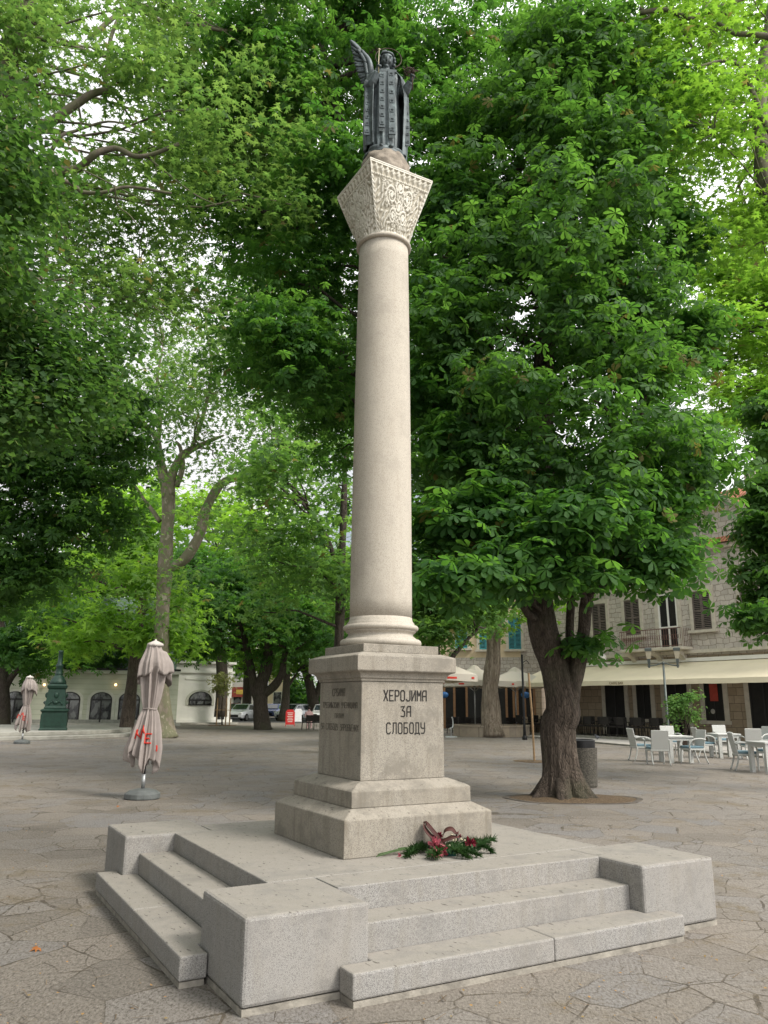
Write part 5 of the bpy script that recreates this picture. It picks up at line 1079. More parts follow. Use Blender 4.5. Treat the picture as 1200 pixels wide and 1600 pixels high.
# A-boards
def aboard(label, c, px, py, h_=1.15, lines=True):
    p = gnd(px, py); t = empty('pavement_board', p, R(8), label, 'sign board'); mt = plain('board_paint', c, .5, .1)
    q = MB(); q.prism([(-.32, .12), (.32, .12), (.32, h_*.85), (.2, h_), (-.2, h_), (-.32, h_*.85)], 0, .03, Matrix.Rotation(R(-12), 4, 'X')@MV).build('panel', mt, t); 
    q = MB()
    for s in (-1, 1): q.tube([(s*.3, 0, .2), (s*.3, -.02, 0)], .02, 6); q.tube([(s*.28, .15, h_*.85), (s*.3, .42, 0)], .02, 6)
    q.build('leg', mt, t)
    if lines:
        q = MB()
        for k in range(6): wv = .2-.04*(k % 2); z = .9-.12*k; q.box(-wv, wv, -.034, -.031, z, z+.04, Matrix.Rotation(R(-12), 4, 'X'))
        q.build('painted_lines', M_white, t)
aboard('red menu board on legs with white lines, standing before the slender tree', (.55, .03, .03), 453, 1135)
aboard('plain white board behind the red menu board', (.6, .6, .62), 466, 1130, 1.15, False)

# ================================================================== DARK CAFE CHAIRS
M_rat = plain('dark_brown_rattan', (.022, .019, .017), .8, .4, 30, 90, .5)
def dark_chair(label, group):
    t = empty('dark_cafe_chair', (0, 0, 0), 0, label, 'chair', group)
    MB().box(-.22, .22, -.22, .22, .42, .47).build('seat', M_rat, t); q = MB(); q.box(-.22, .22, .19, .23, .52, .88); q.build('backrest', M_rat, t, bevel=.015)
    for sx in (-1, 1):
        for sy in (-1, 1): MB().tube([(sx*.19, sy*.19, .42), (sx*.21, sy*.22, 0)], .014, 6).build('leg', M_rat, t)
        MB().tube([(sx*.23, .2, .47), (sx*.23, .2, .86)], .014, 6).build('back_post', M_rat, t); MB().tube(smoothpath([(sx*.23, .2, .66), (sx*.25, 0, .68), (sx*.23, -.2, .62), (sx*.21, -.21, .44)], 3), .013, 6).build('armrest', M_rat, t)
    return t
# ================================================================== WHITE WICKER TABLES AND CHAIRS
def wicker():
    t = NT('white_wicker'); v = t.mapv((1, 1, 1)); wv = t.n('TexWave', wave_type='BANDS', bands_direction='Z'); wv.inputs['Scale'].default_value = 28; wv.inputs['Distortion'].default_value = 2; t.l(v, wv.inputs[0])
    c = t.ramp(wv.outputs['Fac'], [(.2, (.30, .31, .29)), (.6, (.58, .58, .55))]); return t.pr(c, .6, t.bump(wv.outputs['Fac'], .4, .005))
M_wick = wicker(); M_cush = plain('dusty_blue_cushion', (.14, .22, .26), .9, .15, 10)
def white_chair(label):
    t = empty('wicker_armchair', (0, 0, 0), 0, label, 'chair', 'white wicker armchairs at the terrace tables')
    MB().box(-.25, .25, -.24, .24, .37, .42).build('seat', M_wick, t, bevel=.015); MB().box(-.24, .24, -.245, .21, .421, .485).build('cushion', M_cush, t, bevel=.02)
    Mt = Matrix.Translation((0, .22, .44))@Matrix.Rotation(R(-11), 4, 'X'); MB().box(-.24, .24, -.015, .02, -.02, .50, Mt).build('backrest', M_wick, t, bevel=.015)
    for sx in (-1, 1):
        MB().tube(smoothpath([(sx*.23, -.22, .40), (sx*.235, -.24, .2), (sx*.23, -.25, 0)], 3), .021, 8).build('leg', M_wick, t, smooth=True)
        MB().tube(smoothpath([(sx*.23, .2, .40), (sx*.235, .24, .2), (sx*.235, .32, 0)], 3), .021, 8).build('leg', M_wick, t, smooth=True)
        MB().tube(smoothpath([(sx*.25, .27, .66), (sx*.275, .1, .69), (sx*.28, -.12, .665), (sx*.27, -.235, .57), (sx*.25, -.235, .40)], 4), .021, 8).build('armrest', M_wick, t, smooth=True)
    return t
def wtable(label):
    t = empty('terrace_table', (0, 0, 0), 0, label, 'table', 'white wicker terrace tables')
    MB().box(-.38, .38, -.38, .38, .70, .745).build('table_top', M_wick, t, bevel=.008); MB().box(-.35, .35, -.35, .35, .62, .70).build('apron', M_wick, t)
    for sx in (-1, 1):
        for sy in (-1, 1): MB().box(sx*.30-.05, sx*.30+.05, sy*.30-.05, sy*.30+.05, 0, .62).build('leg', M_wick, t)
    return t
ch = [(1003, 1189, 95, 'white wicker armchair at the left end of the terrace, facing right'), (1029, 1195, 178, 'white wicker armchair seen from behind at the nearest left table'), (1051, 1180, 5, 'white wicker armchair on the far side of the left table, between two others'), (1084, 1193, -80, 'white wicker armchair right of the left table, turned to the left'),
      (1103, 1184, 88, 'white wicker armchair facing right at the middle table'), (1132, 1176, 0, 'white wicker armchair on the far side of the middle table facing the camera'), (1176, 1187, 172, 'white wicker armchair seen from behind between the middle and the right table'), (1166, 1204, 80, 'nearest white wicker armchair with curved arms left of the right table'), (1192, 1180, -70, 'white wicker armchair behind the right table at the picture edge'), (1207, 1200, -85, 'white wicker armchair cut by the right picture edge')]
p0 = white_chair(ch[0][3])
for k, (px, py, a, lab) in enumerate(ch): place(p0, k == 0, gnd(px, py), R(a), lab)
p0 = wtable('t')
for k, (px, py, a, lab) in enumerate([(1057, 1191, 8, 'white square wicker table, the left one on the terrace'), (1134, 1184, 4, 'white square wicker table, the middle one on the terrace'), (1206, 1208, 10, 'white square wicker table at the right picture edge')]): place(p0, k == 0, gnd(px, py), R(a), lab)

# ================================================================== STONE HOUSE WITH AWNING (right)
def masonry(name, c0, c1, mort, bw=.42, bh=.24, dist=.05, ms=.018):
    t = NT(name); s = t.n('SeparateXYZ'); t.l(t.tc.outputs['Object'], s.inputs[0]); cb = t.n('CombineXYZ'); t.l(t.math('ADD', s.outputs['X'], s.outputs['Y']), cb.inputs[0]); t.l(s.outputs['Z'], cb.inputs[1])
    nn = t.n('TexNoise'); nn.inputs['Scale'].default_value = 2.3; t.l(cb.outputs[0], nn.inputs['Vector']); ad = t.n('MixRGB', blend_type='LINEAR_LIGHT'); ad.inputs[0].default_value = dist; t.l(cb.outputs[0], ad.inputs[1]); t.l(nn.outputs['Color'], ad.inputs[2])
    b = t.n('TexBrick'); b.offset = .43; b.squash = .8; b.squash_frequency = 3; t.l(ad.outputs[0], b.inputs['Vector']); b.inputs['Scale'].default_value = 1; b.inputs['Brick Width'].default_value = bw; b.inputs['Row Height'].default_value = bh; b.inputs['Mortar Size'].default_value = ms; b.inputs['Mortar Smooth'].default_value = .4
    b.inputs['Color1'].default_value = (*c0, 1); b.inputs['Color2'].default_value = (*c1, 1); b.inputs['Mortar'].default_value = (*mort, 1)
    c = t.mix(t.ramp(t.noise(5, 6, rough=.7), [(.3, .35), (.65, 0.)]), b.outputs['Color'], tuple(x*.45 for x in c0))
    return t.pr(c, .95, t.bump(t.math('ADD', b.outputs['Fac'], t.math('MULTIPLY', t.noise(20, 4), -.5)), -.6, .04))
M_mas = masonry('rubble_masonry', (.44, .40, .35), (.57, .52, .46), (.27, .235, .20), dist=.13); M_mas2 = masonry('warm_coursed_masonry', (.30, .235, .16), (.40, .32, .23), (.16, .125, .09), .55, .34, .03, .014)
M_trim = plain('dressed_stone_trim', (.50, .46, .385), .9, .12, 5, 40, .3); M_shut = plain('weathered_shutter', (.14, .115, .10), .8, .25, 8); M_awn = plain('cream_awning_fabric', (.66, .59, .44), .9, .05, 1, 200, .1)
M_tile = NT('red_roof_tiles'); wv = M_tile.n('TexWave', wave_type='BANDS', bands_direction='X'); wv.inputs['Scale'].default_value = 1.6; M_tile.l(M_tile.tc.outputs['Object'], wv.inputs[0]); _c = M_tile.mix(wv.outputs['Fac'], (.28, .10, .055), (.52, .23, .14)); M_tile = M_tile.pr(_c, .9, M_tile.bump(wv.outputs['Fac'], .8, .06))
A2 = Vector((9.15, 45.0, 0)); B2 = Vector((19.5, 29.1, 0)); rz = frame_M(A2, B2); L2 = (B2-A2).length
sh_ = empty('stone_house', A2, rz, 'old rubble stone house with shutters, iron balcony and red roof above a long cream awning', 'building')
W2 = lambda px, py: onwall(px, py, A2, B2)
MB().box(0, L2, 0, 9, 0, 3.85).build('ground_floor_wall', M_mas2, sh_)
sG, zG = W2(1123, 790)
q = MB(); q.prism([(0, 3.85), (L2, 3.85), (L2, 8.75), (sG+3.6, 8.75), (sG, 11.0), (sG-3.6, 8.75), (0, 8.75)], -9, 0, MV)
q.build('upper_wall', M_mas, sh_)
q = MB(); q.box(-.1, L2, -.22, -.0, 3.95, 4.10); q.box(-.1, L2, -.25, 0, 8.62, 8.8); q.build('string_course', M_trim, sh_)
q = MB()
for sg in (-1, 1):
    a_ = Vector((sG+sg*3.9, 0, 8.6)); b2 = Vector((sG, 0, 11.05)); d = (b2-a_)
    q.add([a_+Vector((0, -.3, 0)), b2+Vector((0, -.3, 0)), b2+Vector((0, -.3, .22)), a_+Vector((0, -.3, .22)), a_+Vector((0, .2, 0)), b2+Vector((0, .2, 0)), b2+Vector((0, .2, .22)), a_+Vector((0, .2, .22))], [(0, 1, 2, 3), (7, 6, 5, 4), (0, 4, 5, 1), (3, 2, 6, 7), (0, 3, 7, 4), (1, 5, 6, 2)])
q.build('gable_coping', M_trim, sh_)
q = MB(); q.add([(-.3, -.45, 8.82), (L2+.3, -.45, 8.82), (L2+.3, 4.5, 12.6), (-.3, 4.5, 12.6), (L2+.3, 9.3, 8.82), (-.3, 9.3, 8.82)], [(0, 1, 2, 3), (3, 2, 4, 5)]); q.add([(sG-3.8, -.28, 8.83), (sG, -.28, 11.3), (sG, 3.2, 11.3)], [(0, 1, 2)]); q.add([(sG+3.8, -.28, 8.83), (sG, -.28, 11.3), (sG, 3.2, 11.3)], [(0, 1, 2)])
ro = q.build('roof', M_tile, sh_); MB().box(sG-.55, sG+.0, 3.2, 3.9, 10.5, 13.1).build('chimney', M_mas, ro)
def shutter_window(par, s, z0, z1, wd=.95, mat=None, half=False, trim=True):
    w_ = empty('window', (s, 0, 0)); w_.parent = par; h = wd/2
    if trim:
        q = MB(); q.box(-h-.17, -h, -.08, .0, z0, z1+.02); q.box(h, h+.17, -.08, 0, z0, z1+.02); q.box(-h-.2, h+.2, -.10, 0, z1+.021, z1+.22); q.build('frame', M_trim, w_); MB().box(-h-.28, h+.28, -.2, 0, z0-.13, z0-.001).build('sill', M_trim, w_)
    MB().box(-h, h, -.015, .0, z0, z1).build('pane', M_dark, w_)
    for sg in (-1, 1):
        q = MB(); x0, x1 = sorted((sg*.008, sg*(h-.01)))
        for xa in (x0, x1-.05): q.box(xa, xa+.05, -.065, -.02, z0+.01, z1-.01)
        for za in (z0+.01, (z0+z1)/2-.03, z1-.07): q.box(x0+.05, x1-.05, -.064, -.021, za, za+.06)
        nsl = int((z1-z0)/.085)
        for k in range(nsl): z = z0+.08+k*(z1-z0-.12)/nsl; q.box(x0+.05, x1-.05, -.024, -.018, -.022, .022, Matrix.Translation((0, -.02, z))@Matrix.Rotation(R(-35), 4, 'X'))
        q.build('shutter', mat or M_shut, w_)
    return w_
for px in (938, 990, 1100, 1178):
    s, _ = W2(px, 980); shutter_window(sh_, s, 5.0, 6.78, .95)
s, _ = W2(1088, 855); shutter_window(sh_, s, 8.0, 8.55, .8)
s, _ = W2(1046, 980); w_ = empty('balcony_door', (s, 0, 0)); w_.parent = sh_
q = MB(); q.box(-.75, -.55, -.08, 0, 4.12, 6.9); q.box(.55, .75, -.08, 0, 4.12, 6.9); q.box(-.8, .8, -.1, 0, 6.901, 7.1); q.build('frame', M_trim, w_)
q = MB(); 
for x in (-.545, -.04, .46): q.box(x, x+.085, -.06, -.02, 4.13, 6.89)
for z in (4.13, 5.2, 6.8): q.box(-.545, .545, -.061, -.019, z, z+.09)
q.build('door_leaf', M_white, w_); MB().box(-.545, .545, -.015, 0, 4.12, 6.9).build('pane', M_dark, w_)
s0, _ = W2(985, 1010); s1, _ = W2(1083, 1010); bc = empty('balcony', (0, 0, 0)); bc.parent = sh_
MB().box(s0, s1, -.85, -.001, 4.12, 4.26).build('slab', M_trim, bc, bevel=.02)
for s in (s0+.3, s1-.5, (s0+s1)/2): q = MB(); q.prism([(0, 0), (-.62, 0), (-.62, -.14), (-.25, -.28), (0, -.62)], -.13, .13, Matrix(((0, 0, 1, s), (1, 0, 0, 0), (0, 1, 0, 4.115), (0, 0, 0, 1)))); q.build('bracket', M_trim, bc)
M_rail = plain('rusty_balcony_iron', (.16, .09, .075), .8)
q = MB(); q.box(s0+.03, s1-.03, -.82, -.78, 5.1, 5.14); q.box(s0+.03, s1-.03, -.82, -.78, 4.3, 4.33); nb = int((s1-s0)/.13)
for k in range(nb+1):
    x = lerp(s0+.04, s1-.04, k/nb); q.tube([(x, -.8, 4.27), (x, -.8, 5.12)], .010, 5)
    if k < nb: x2 = x+.065; q.tube([(x2+.05*math.cos(a), -.8, 4.72+.12*math.sin(a)) for a in np.linspace(0, 6.28, 9)], .007, 4)
for k in range(7):
    y = lerp(-.8, -.05, k/6); q.tube([(s0+.04, y, 4.27), (s0+.04, y, 5.12)], .010, 5); q.tube([(s1-.04, y, 4.27), (s1-.04, y, 5.12)], .010, 5)
q.build('railing', M_rail, bc)
# ground floor openings
for px, wd, z0, z1, kind in ((962, 1.25, .1, 2.9, 'door'), (1007, .85, .95, 2.9, 'window'), (1058, 1.25, .1, 2.9, 'door'), (1117, .95, .95, 2.9, 'window'), (1195, 1.3, .1, 2.9, 'door')):
    s, _ = W2(px, 1100); w_ = empty(kind, (s, 0, 0)); w_.parent = sh_; h = wd/2
    q = MB(); q.box(-h-.22, -h, -.06, 0, z0, z1); q.box(h, h+.22, -.06, 0, z0, z1); q.box(-h-.25, h+.25, -.07, 0, z1+.001, z1+.2)
    if kind == 'window': q.box(-h-.28, h+.28, -.12, 0, z0-.16, z0-.001)
    q.build('frame', M_trim, w_); MB().box(-h, h, -.012, 0, z0, z1).build('pane', M_dark, w_)
    q = MB(); q.box(-h, -h+.06, -.04, -.013, z0, z1); q.box(h-.06, h, -.04, -.013, z0, z1); q.box(-.03, .03, -.039, -.013, z0, z1); q.build('glazing_bar', M_wf, w_)
    if px == 1117: MB().box(-.18, .22, -.05, -.041, 1.8, 2.55).build('red_notice', plain('red_notice', (.40, .06, .04), .6), w_); MB().lathe([(.11, 0), (.11, .008)], 20, M=Matrix.Translation((-.1, -.045, 1.35))@Matrix.Rotation(math.pi/2, 4, 'X')).build('round_sticker', plain('round_sticker', (.35, .33, .3)), w_)
# awning
aw = MB(); L3 = L2; n_ = 40; vs = []
for k in range(n_+1):
    x = lerp(.1, L3, k/n_); sag = .006*math.sin(k*1.1)
    vs += [(x, -.02, 3.58), (x, -1.3, 3.12+sag*.5), (x, -2.5, 2.72+sag), (x, -2.52, 2.50+sag*.8+.006*math.sin(k*3.3))]
aw.add(vs, [(4*k+i, 4*k+i+1, 4*k+5+i, 4*k+4+i) for k in range(n_) for i in range(3)])
awo = aw.build('awning', M_awn, sh_); md = awo.modifiers.new('s', 'SOLIDIFY'); md.thickness = .02
q = MB(); q.box(.1, L3, -.12, -.02, 3.585, 3.75)
for k in range(6): x = lerp(.6, L3-.5, k/5); q.tube([(x, -.05, 2.95), (x, -2.45, 2.66)], .025, 6)
q.build('awning_bar', M_white, awo)
sA, _ = W2(1000, 1072)
def textobj(body, size, mat, M, par, ext=.004):
    cu = bpy.data.curves.new('t', 'FONT'); cu.body = body; cu.size = size; cu.align_x = 'CENTER'; cu.extrude = ext
    o = bpy.data.objects.new('t', cu); COL.objects.link(o); bpy.context.view_layer.update(); dg = bpy.context.evaluated_depsgraph_get()
    me = bpy.data.meshes.new_from_object(o.evaluated_get(dg)); bpy.data.objects.remove(o); me.transform(M); me.materials.clear(); me.materials.append(mat)
    n = bpy.data.objects.new('lettering', me); COL.objects.link(n); n.parent = par; return n
textobj('CAFFE BAR', .17, plain('faded_brown_print', (.20, .15, .08)), Matrix.Translation((sA+.7, -2.545, 2.54))@Matrix.Rotation(math.pi/2, 4, 'X'), awo)
# globe lamp on the wall
gx, gz = W2(967, 1028); q = MB(); q.ball((0, 0, 0), .19, 20); M_opal = plain('opal_glass', (.75, .72, .68), .3, .03)
gl_ = empty('globe_wall_lamp', (0, 0, 0)); gl_.parent = sh_; gl_.location = (gx-.4, -.75, gz); q.build('globe', M_opal, gl_, smooth=True)
MB().tube(smoothpath([(0, 0, -.16), (0, 0, -.3), (.12, .3, -.34), (.25, .6, -.2), (.25, .74, -.05)], 4), .018, 6).build('bracket', M_wf, gl_)
# terrace platform and dark chairs below the awning
u2 = (B2-A2).normalized(); n2 = Vector((u2.y, -u2.x, 0))
if n2.y > 0: n2 = -n2
ka = gnd(934, 1161.5); kb = gnd(1146, 1180); ku = (kb-ka).normalized()
q = MB(); P0 = ka-ku*60; P1 = kb+ku*25; off = Vector((-ku.y, ku.x, 0))
if off.x < 0: off = -off
q.add([P0+Vector((0, 0, .06)), P1+Vector((0, 0, .06)), P1+off*40+Vector((0, 0, .06)), P0+off*40+Vector((0, 0, .06))], [(0, 1, 2, 3)]); q.build('pavement', M_pavement, kind='structure')
ang_k = math.atan2(ku.y, ku.x); q = MB(); Lk = (P1-P0).length; q.box(0, Lk, -.14, .0, 0, .066, Matrix.Translation(P0)@Matrix.Rotation(ang_k, 4, 'Z')); q.build('kerb', M_kerb, kind='structure')
tb = MB(); tb.box(.0, L2*.56, -2.7, -.02, .0, .16, Matrix.Translation(A2)@Matrix.Rotation(rz, 4, 'Z')); o = tb.build('terrace_platform', M_kerb); tag(o, 'low dark stone terrace under the cream awning carrying the dark chairs', 'terrace')
ORD = 'first second third fourth fifth sixth seventh eighth ninth tenth eleventh twelfth thirteenth fourteenth fifteenth sixteenth seventeenth eighteenth nineteenth twentieth'.split()
lab_c = 'dark rattan chair in the row under the cream awning'
p0 = dark_chair(lab_c, 'dark chairs in the row under the cream awning'); k = 0
for row, yo in enumerate((-2.35, -1.75)):
    for j in range(19):
        p = A2+u2*(.5+.49*j+.2*row)-(-n2)*(-yo)*1.; p = A2+u2*(.5+.49*j+.2*row)+n2*(-yo)
        place(p0, k == 0, (p.x, p.y, .161), rz+R([180, 0, 170, 8][(j+row) % 4]+random.uniform(-8, 8)), '%s dark rattan chair from the left in the %s row under the cream awning' % (ORD[j], ('front', 'rear')[row])); k += 1
p1 = copy_tree(p0)
for i, (px, py, a) in enumerate([(477, 1140, 100), (484, 1141, 185), (495, 1140, 175), (489, 1137, 5)]):
    o = p1 if i == 0 else copy_tree(p1); o.location = gnd(px, py); o.rotation_euler.z = R(a); o['group'] = 'dark chairs left of the pedestal'
    o['label'] = ['dark chair at the left of the group beside the pedestal, seen sideways', 'dark chair seen from behind, left of the two broad chair backs by the pedestal', 'dark chair seen from behind, nearest the pedestal edge', 'dark chair on the far side of the group beside the pedestal'][i]
# double lantern lamp post
lp = at(1045, 1150, 33.0); lp.z = .06
lt = empty('double_street_lamp', lp, R(-20), 'grey street lamp with two tapering lanterns on a curved arm before the awning', 'street lamp'); M_lp = plain('grey_lamp_metal', (.10, .115, .11), .5, .2, 6, 50, .1, .5)
MB().tube([(0, 0, 0), (0, 0, .6), (0, 0, 3.2)], [.075, .06, .045], 14).build('pole', M_lp, lt, smooth=True)
MB().tube(smoothpath([(-.62, 0, 3.12), (-.3, 0, 3.17), (0, 0, 3.24), (.3, 0, 3.17), (.62, 0, 3.12)], 4), .028, 8).build('arm', M_lp, lt, smooth=True); MB().ball((0, 0, 3.24), (.08, .08, .06), 10).build('hub', M_lp, lt, smooth=True)
M_lens = plain('pale_lamp_lens', (.40, .36, .27), .3, .08)
for s in (-1, 1):
    ln = empty('lantern', (s*.56, 0, 3.05)); ln.parent = lt
    MB().lathe([(.05, 0), (.09, .36), (.10, .37)], 4, M=Matrix.Rotation(R(45), 4, 'Z')).build('stem_cone', M_lp, ln); MB().lathe([(.10, .371), (.165, .68)], 4, M=Matrix.Rotation(R(45), 4, 'Z')).build('lens', M_lens, ln); MB().lathe([(.19, .681), (.20, .80), (.10, .83)], 4, M=Matrix.Rotation(R(45), 4, 'Z')).build('cap', M_lp, ln)
# plant in pot
bp = at(1072, 1160, 30.5); bp.z = .06; pl = empty('potted_shrub', bp, 0, 'light green leafy shrub in a dark pot between the lamp post and the awning wall', 'potted plant')
MB().lathe([(.17, 0), (.24, .36), (.26, .38), (.22, .38)], 20).build('pot', plain('dark_pot', (.07, .05, .04)), pl, smooth=False)
q = MB(); bb = []
for k in range(9): a = k*.7; tp2 = Vector((.42*math.cos(a)*(.4+.6*(k % 3)/2)+.08, .35*math.sin(a), 1.05+.11*k)); q.tube(smoothpath([(0, 0, .3), (tp2.x*.3, tp2.y*.3, .8), tp2], 3), radii([.02, .008], 7), 5); bb.append((*tp2, .28, .28, .2))
bb += [(-.35, 0, .75, .22, .2, .2), (.5, 0, 1.4, .25, .2, .18), (-.45, .1, 1.1, .25, .2, .2), (-.3, 0, 1.75, .25, .25, .15)]
q.build('stem', M_bark, pl); crown(pl, bb, 1500, 'oval', .12, leafmat('shrub_leaf', (.07, .16, .04), (.13, .24, .07), (.16, .34, .06), (.26, .45, .1)), 8, 'foliage', sub=.13, per=9, upw=.7, outw=.5, shell=.3)

# ================================================================== CREAM HOUSE, BIG PARASOLS, PLANTER (middle right)
M_crm = plain('cream_plaster', (.58, .47, .32), .9, .12, 1.2, 20, .2); M_turq = plain('turquoise_shutter', (.05, .24, .27), .6, .15)
A3 = Vector((2.6, 52, 0)); B3 = Vector((9.9, 50, 0)); rz3 = frame_M(A3, B3); L3 = (B3-A3).length
ch_ = empty('cream_house', A3, rz3, 'cream plastered house with turquoise shutters and dark restaurant ground floor', 'building')
MB().box(0, L3, 0, 8, 0, 3.3).build('ground_floor_wall', M_mas2, ch_); MB().box(0, L3, 0, 8, 3.301, 4.5).build('stone_band', M_mas, ch_); MB().box(0, L3-1.2, 0, 8, 4.501, 9.4).build('upper_wall', M_crm, ch_); MB().box(L3-1.2, L3, -.02, 8, 4.501, 8.8).build('corner_wall', M_mas, ch_)
q = MB(); q.add([(-.4, -.5, 9.4), (L3+.3, -.5, 9.4), (L3+.3, 4, 11.4), (-.4, 4, 11.4)], [(0, 1, 2, 3)]); q.build('roof', M_tile, ch_)
for px, z0, z1 in ((721, 5.1, 6.6), (759, 5.0, 7.0), (805, 5.0, 7.0), (745, 7.7, 9.0)):
    s, _ = onwall(px, 1010, A3, B3); shutter_window(ch_, s, z0, z1, .8, M_turq, trim=True)
for px, wd in ((712, 1.3), (735, 1.9), (764, .5), (790, .9), (806, 1.0), (822, .9)):
    s, _ = onwall(px, 1100, A3, B3); w_ = empty('door', (s, 0, 0)); w_.parent = ch_; MB().box(-wd/2, wd/2, -.03, 0, .1, 2.8).build('pane', M_dark, w_); q = MB(); q.box(-wd/2-.14, -wd/2, -.05, 0, .1, 2.9); q.box(wd/2, wd/2+.14, -.05, 0, .1, 2.9); q.build('frame', plain('door_wood', (.22, .12, .06)), w_)
M_blue = plain('blue_sign', (.03, .11, .28), .4, .1)
for px in (696, 822): s, z = onwall(px, 1086, A3, B3); q = MB(); q.ball((0, -.3, 0), (.28, .16, .2), 14); o = q.build('blue_round_sign', M_blue, ch_, smooth=True); o.location = (s, -.1, z)
# restaurant parasols: open, with printed valances
M_ivory = NT('ivory_parasol_fabric'); M_ivory.pr((.66, .62, .54), .9); _tl = M_ivory.n('BsdfTranslucent'); _tl.inputs['Color'].default_value = (.6, .52, .38, 1); _ms = M_ivory.n('MixShader'); _ms.inputs[0].default_value = .3; M_ivory.l(M_ivory.p.outputs[0], _ms.inputs[1]); M_ivory.l(_tl.outputs[0], _ms.inputs[2]); M_ivory.l(_ms.outputs[0], M_ivory.o.inputs['Surface']); M_ivory = M_ivory.m
def open_parasol(label, px, Y, half, zrim, ztop, rz_):
    p = at(px, 1100, Y); t = empty('open_parasol', (p.x, p.y, 0), rz_, label, 'parasol', 'open ivory parasols before the cream house')
    MB().tube([(0, 0, 0), (0, 0, ztop)], .035, 10).build('pole', M_steel, t, smooth=True); MB().box(-.4, .4, -.4, .4, 0, .09).build('base', M_pbase, t, bevel=.02)
    vs = [(0, 0, ztop)]; h = half
    rim = [(-h, -h), (0, -h*1.0), (h, -h), (h, 0), (h, h), (0, h), (-h, h), (-h, 0)]
    for x, y in rim: vs.append((x, y, zrim+(.06 if x*y == 0 else 0)))
    fs = [(0, 1+i, 1+(i+1) % 8) for i in range(8)]; q = MB(); q.add(vs, fs); q.lathe([(.45, ztop-.18), (.2, ztop+.06), (.02, ztop+.12)], 8); c = q.build('canopy', M_ivory, t); c.modifiers.new('s', 'SOLIDIFY').thickness = .01
    q = MB(); vs = []
    for x, y in rim: z = zrim+(.06 if x*y == 0 else 0); vs += [(x*1.003, y*1.003, z), (x*1.003, y*1.003, z-.28)]
    q.add(vs, [(2*i, 2*i+1, 2*((i+1) % 8)+1, 2*((i+1) % 8)) for i in range(8)]); q.build('valance', M_ivory, t).modifiers.new('s', 'SOLIDIFY').thickness = .01
    q = MB()
    for i in range(8): x, y = rim[i]; q.tube([(0, 0, ztop-.1), (x, y, zrim-.02)], .014, 5); q.tube([(0, 0, zrim-.5), (x*.5, y*.5, (zrim+ztop)/2-.05)], .012, 5)
    q.build('rib', M_steel, t)
    for i in range(4):
        Mr = Matrix.Rotation(i*math.pi/2, 4, 'Z'); q = MB()
        for sx, wv in ((-.55, .14), (.35, .2), (.88, .06)): q.box(h*sx-wv, h*sx+wv, -h*1.003-.012, -h*1.003-.006, zrim-.17, zrim-.09, Mr)
        q.build('red_print', M_red, t)
    return t
open_parasol('ivory open parasol with red printed valance left of the old split trunk', 742, 43.5, 1.9, 2.75, 3.55, R(4)); open_parasol('ivory open parasol with red printed valance right of the old split trunk', 806, 44.5, 1.8, 2.75, 3.5, R(2)); open_parasol('grey white open parasol just behind the right edge of the pedestal', 668, 33.5, 1.65, 2.75, 3.6, R(12))
# black chairs and wicker by the restaurant
for i in range(8):
    o = copy_tree(p0); p = at([704, 712, 722, 733, 744, 752, 798, 806][i], 1100, 45+(i % 2)); o.location = (p.x, p.y, 0); o.rotation_euler.z = R([0, 180, 90, 170, 5, 180, 20, 180][i]); o['group'] = 'dark chairs below the ivory parasols'; o['label'] = '%s dark chair from the left below the ivory parasols before the cream house' % ORD[i]
pc = gnd(768, 1150); pn = empty('round_planter', (pc.x, pc.y, 0), 0, 'low round stone planter ring around the old split tree', 'planter')
MB().lathe([(1.95, 0), (1.95, .48), (1.99, .485), (1.99, .56), (1.6, .56), (1.6, .40)], 64, cap=False).build('ring_wall', masonry('planter_stone', (.26, .22, .17), (.33, .27, .2), (.12, .1, .08), .6, .9, .0, .01), pn); MB().lathe([(1.6, .44), (.01, .5)], 32).build('soil', M_soil, pn)
q = MB(); q.box(pc.x+1.9, pc.x+4.2, pc.y+1.2, pc.y+1.6, 0, .95); tag(q.build('low_stone_wall', M_mas2, bevel=.01), 'low stone wall block right of the round planter', 'wall')
bl_ = gnd(820, 1156); t = empty('black_lamp_post', bl_, 0, 'thin black iron lamp post between the round planter and the big chestnut', 'lamp post')
MB().tube([(0, 0, 0), (0, 0, .5), (0, 0, 3.9)], [.09, .06, .05], 12).build('pole', M_blk, t, smooth=True); MB().lathe([(.12, 0), (.12, .1), (.08, .2)], 16).build('base', M_blk, t); MB().tube(smoothpath([(0, 0, 3.5), (.2, 0, 3.62), (.34, 0, 3.45)], 4), .02, 6).build('arm', M_blk, t)
sc_ = gnd(705, 1152); t = empty('white_plastic_chair', sc_, R(60), 'small pale curved chair by the pedestal, left of the round planter', 'chair'); q = MB(); q.add([], []); M_pl = plain('pale_plastic', (.42, .44, .44), .5)
MB().tube(smoothpath([(.1, 0, .95), (.2, 0, .85), (.2, 0, .5), (-.15, 0, .42)], 4), .03, 8).build('shell', M_pl, t, smooth=True); MB().tube([(0, 0, .42), (0, 0, .05)], .02, 8).build('leg', M_steel, t); MB().lathe([(.3, 0), (.28, .05), (.03, .06)], 24).build('foot_plate', M_pl, t)

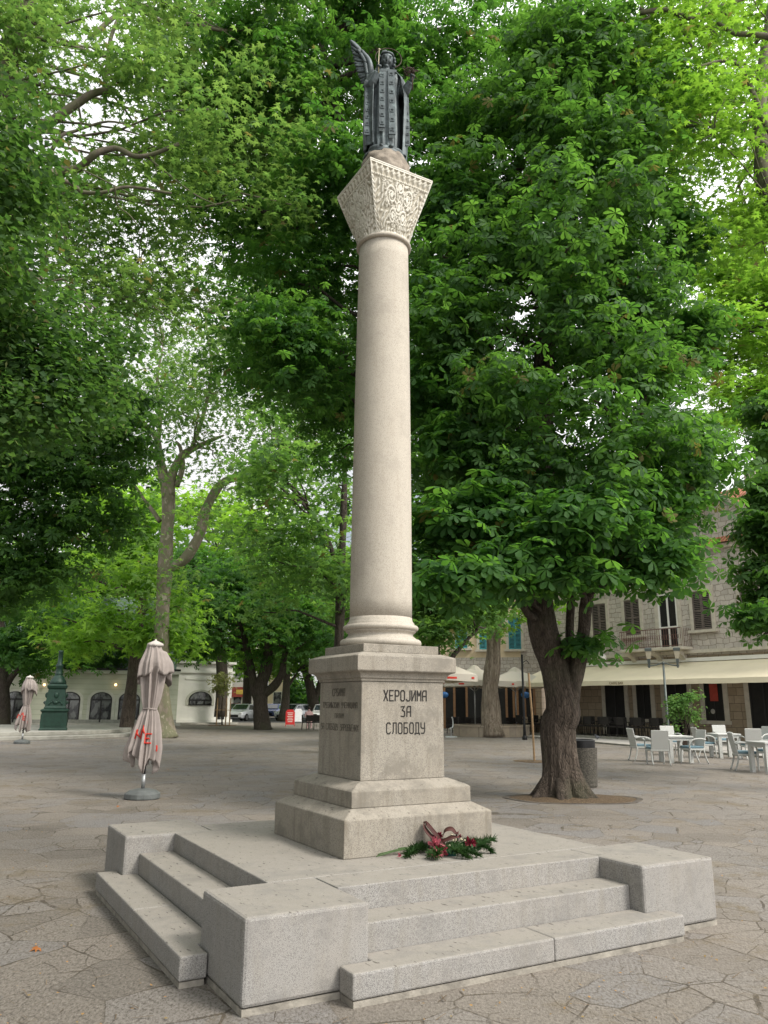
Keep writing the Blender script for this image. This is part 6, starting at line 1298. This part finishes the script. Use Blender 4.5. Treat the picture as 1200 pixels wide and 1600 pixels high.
# ================================================================== LITTER BIN
bn = gnd(918, 1232); bn = bn+Vector((0, .3, 0)); t = empty('litter_bin', bn, 0, 'round pebble concrete litter bin with dark metal rim behind the big chestnut trunk', 'litter bin')
M_peb = NT('pebble_concrete'); _v = M_peb.voro(120, out='Color'); _b = M_peb.n('RGBToBW'); M_peb.l(_v, _b.inputs[0]); _c = M_peb.ramp(_b.outputs[0], [(.2, (.03, .027, .022)), (.6, (.075, .068, .055)), (.9, (.15, .14, .115))]); M_peb = M_peb.pr(_c, .9, M_peb.bump(M_peb.voro(55), .6, .01))
MB().lathe([(.255, 0), (.275, .04), (.30, .74), (.30, .76), (.25, .76)], 40).build('body', M_peb, t); MB().lathe([(.27, .761), (.275, .90), (.24, .92), (.22, .80), (.22, .765)], 40, cap=False, fn=lambda a, k, z: 1+.02*math.sin(6*a)).build('metal_rim', M_blk, t)
q = MB(); q.ball((0, 0, .80), (.22, .22, .08), 16); q.build('bin_liner', M_blk, t, smooth=True)

# ================================================================== PIGEON, SITTING PERSON
pg = gnd(934, 1159); pg.z = .066; t = empty('pigeon', pg, R(30), 'dark pigeon walking on the pavement behind the litter bin', 'bird'); q = MB()
q.ball((0, 0, .13), (.13, .06, .065), 14); q.ball((-.10, 0, .18), (.05, .035, .06), 10); q.ball((-.125, 0, .235), (.035, .028, .03), 10); q.add([(-.155, -.006, .235), (-.155, .006, .235), (-.185, 0, .228)], [(0, 1, 2)]); q.ball((.16, 0, .12), (.09, .03, .02), 8)
for s in (-1, 1): q.tube([(0, s*.02, .08), (-.01, s*.02, 0), (-.04, s*.02, .004)], .005, 5)
q.build('body', plain('pigeon_feathers', (.06, .065, .075), .6, .4, 20), t, rem=.006)
pp_ = gnd(481, 1139); pp_.y += .5; t = empty('person', pp_, R(10), 'seated person in a pale pink top at the dark chairs left of the pedestal', 'person')
me = bpy.data.meshes.new('body'); J = [((0, 0, .50), .15), ((0, .02, .75), .14), ((0, .02, .98), .15), ((0, .0, 1.10), .055), ((0, -.01, 1.22), .10), ((.19, 0, 1.0), .06), ((.26, -.05, .78), .045), ((.16, -.25, .70), .035), ((-.19, 0, 1.0), .06), ((-.26, -.05, .78), .045), ((-.16, -.25, .70), .035), ((.10, -.05, .48), .09), ((.12, -.42, .50), .07), ((.12, -.45, .08), .045), ((.12, -.56, .05), .04), ((-.10, -.05, .48), .09), ((-.12, -.42, .50), .07), ((-.12, -.45, .08), .045), ((-.12, -.56, .05), .04)]
me.from_pydata([j[0] for j in J], [(0, 1), (1, 2), (2, 3), (3, 4), (2, 5), (5, 6), (6, 7), (2, 8), (8, 9), (9, 10), (0, 11), (11, 12), (12, 13), (13, 14), (0, 15), (15, 16), (16, 17), (17, 18)], []); 
me.materials.append(plain('pink_cloth', (.50, .33, .33), .9)); o = bpy.data.objects.new('body', me); COL.objects.link(o); o.parent = t
sk = o.modifiers.new('k', 'SKIN'); 
for i, j in enumerate(J): me.skin_vertices[0].data[i].radius = (j[1], j[1])
me.skin_vertices[0].data[0].use_root = True; o.modifiers.new('u', 'SUBSURF').levels = 1
MB().ball((0, .03, 1.27), (.11, .12, .11), 14).build('hair', plain('dark_hair', (.03, .02, .015)), t, smooth=True)
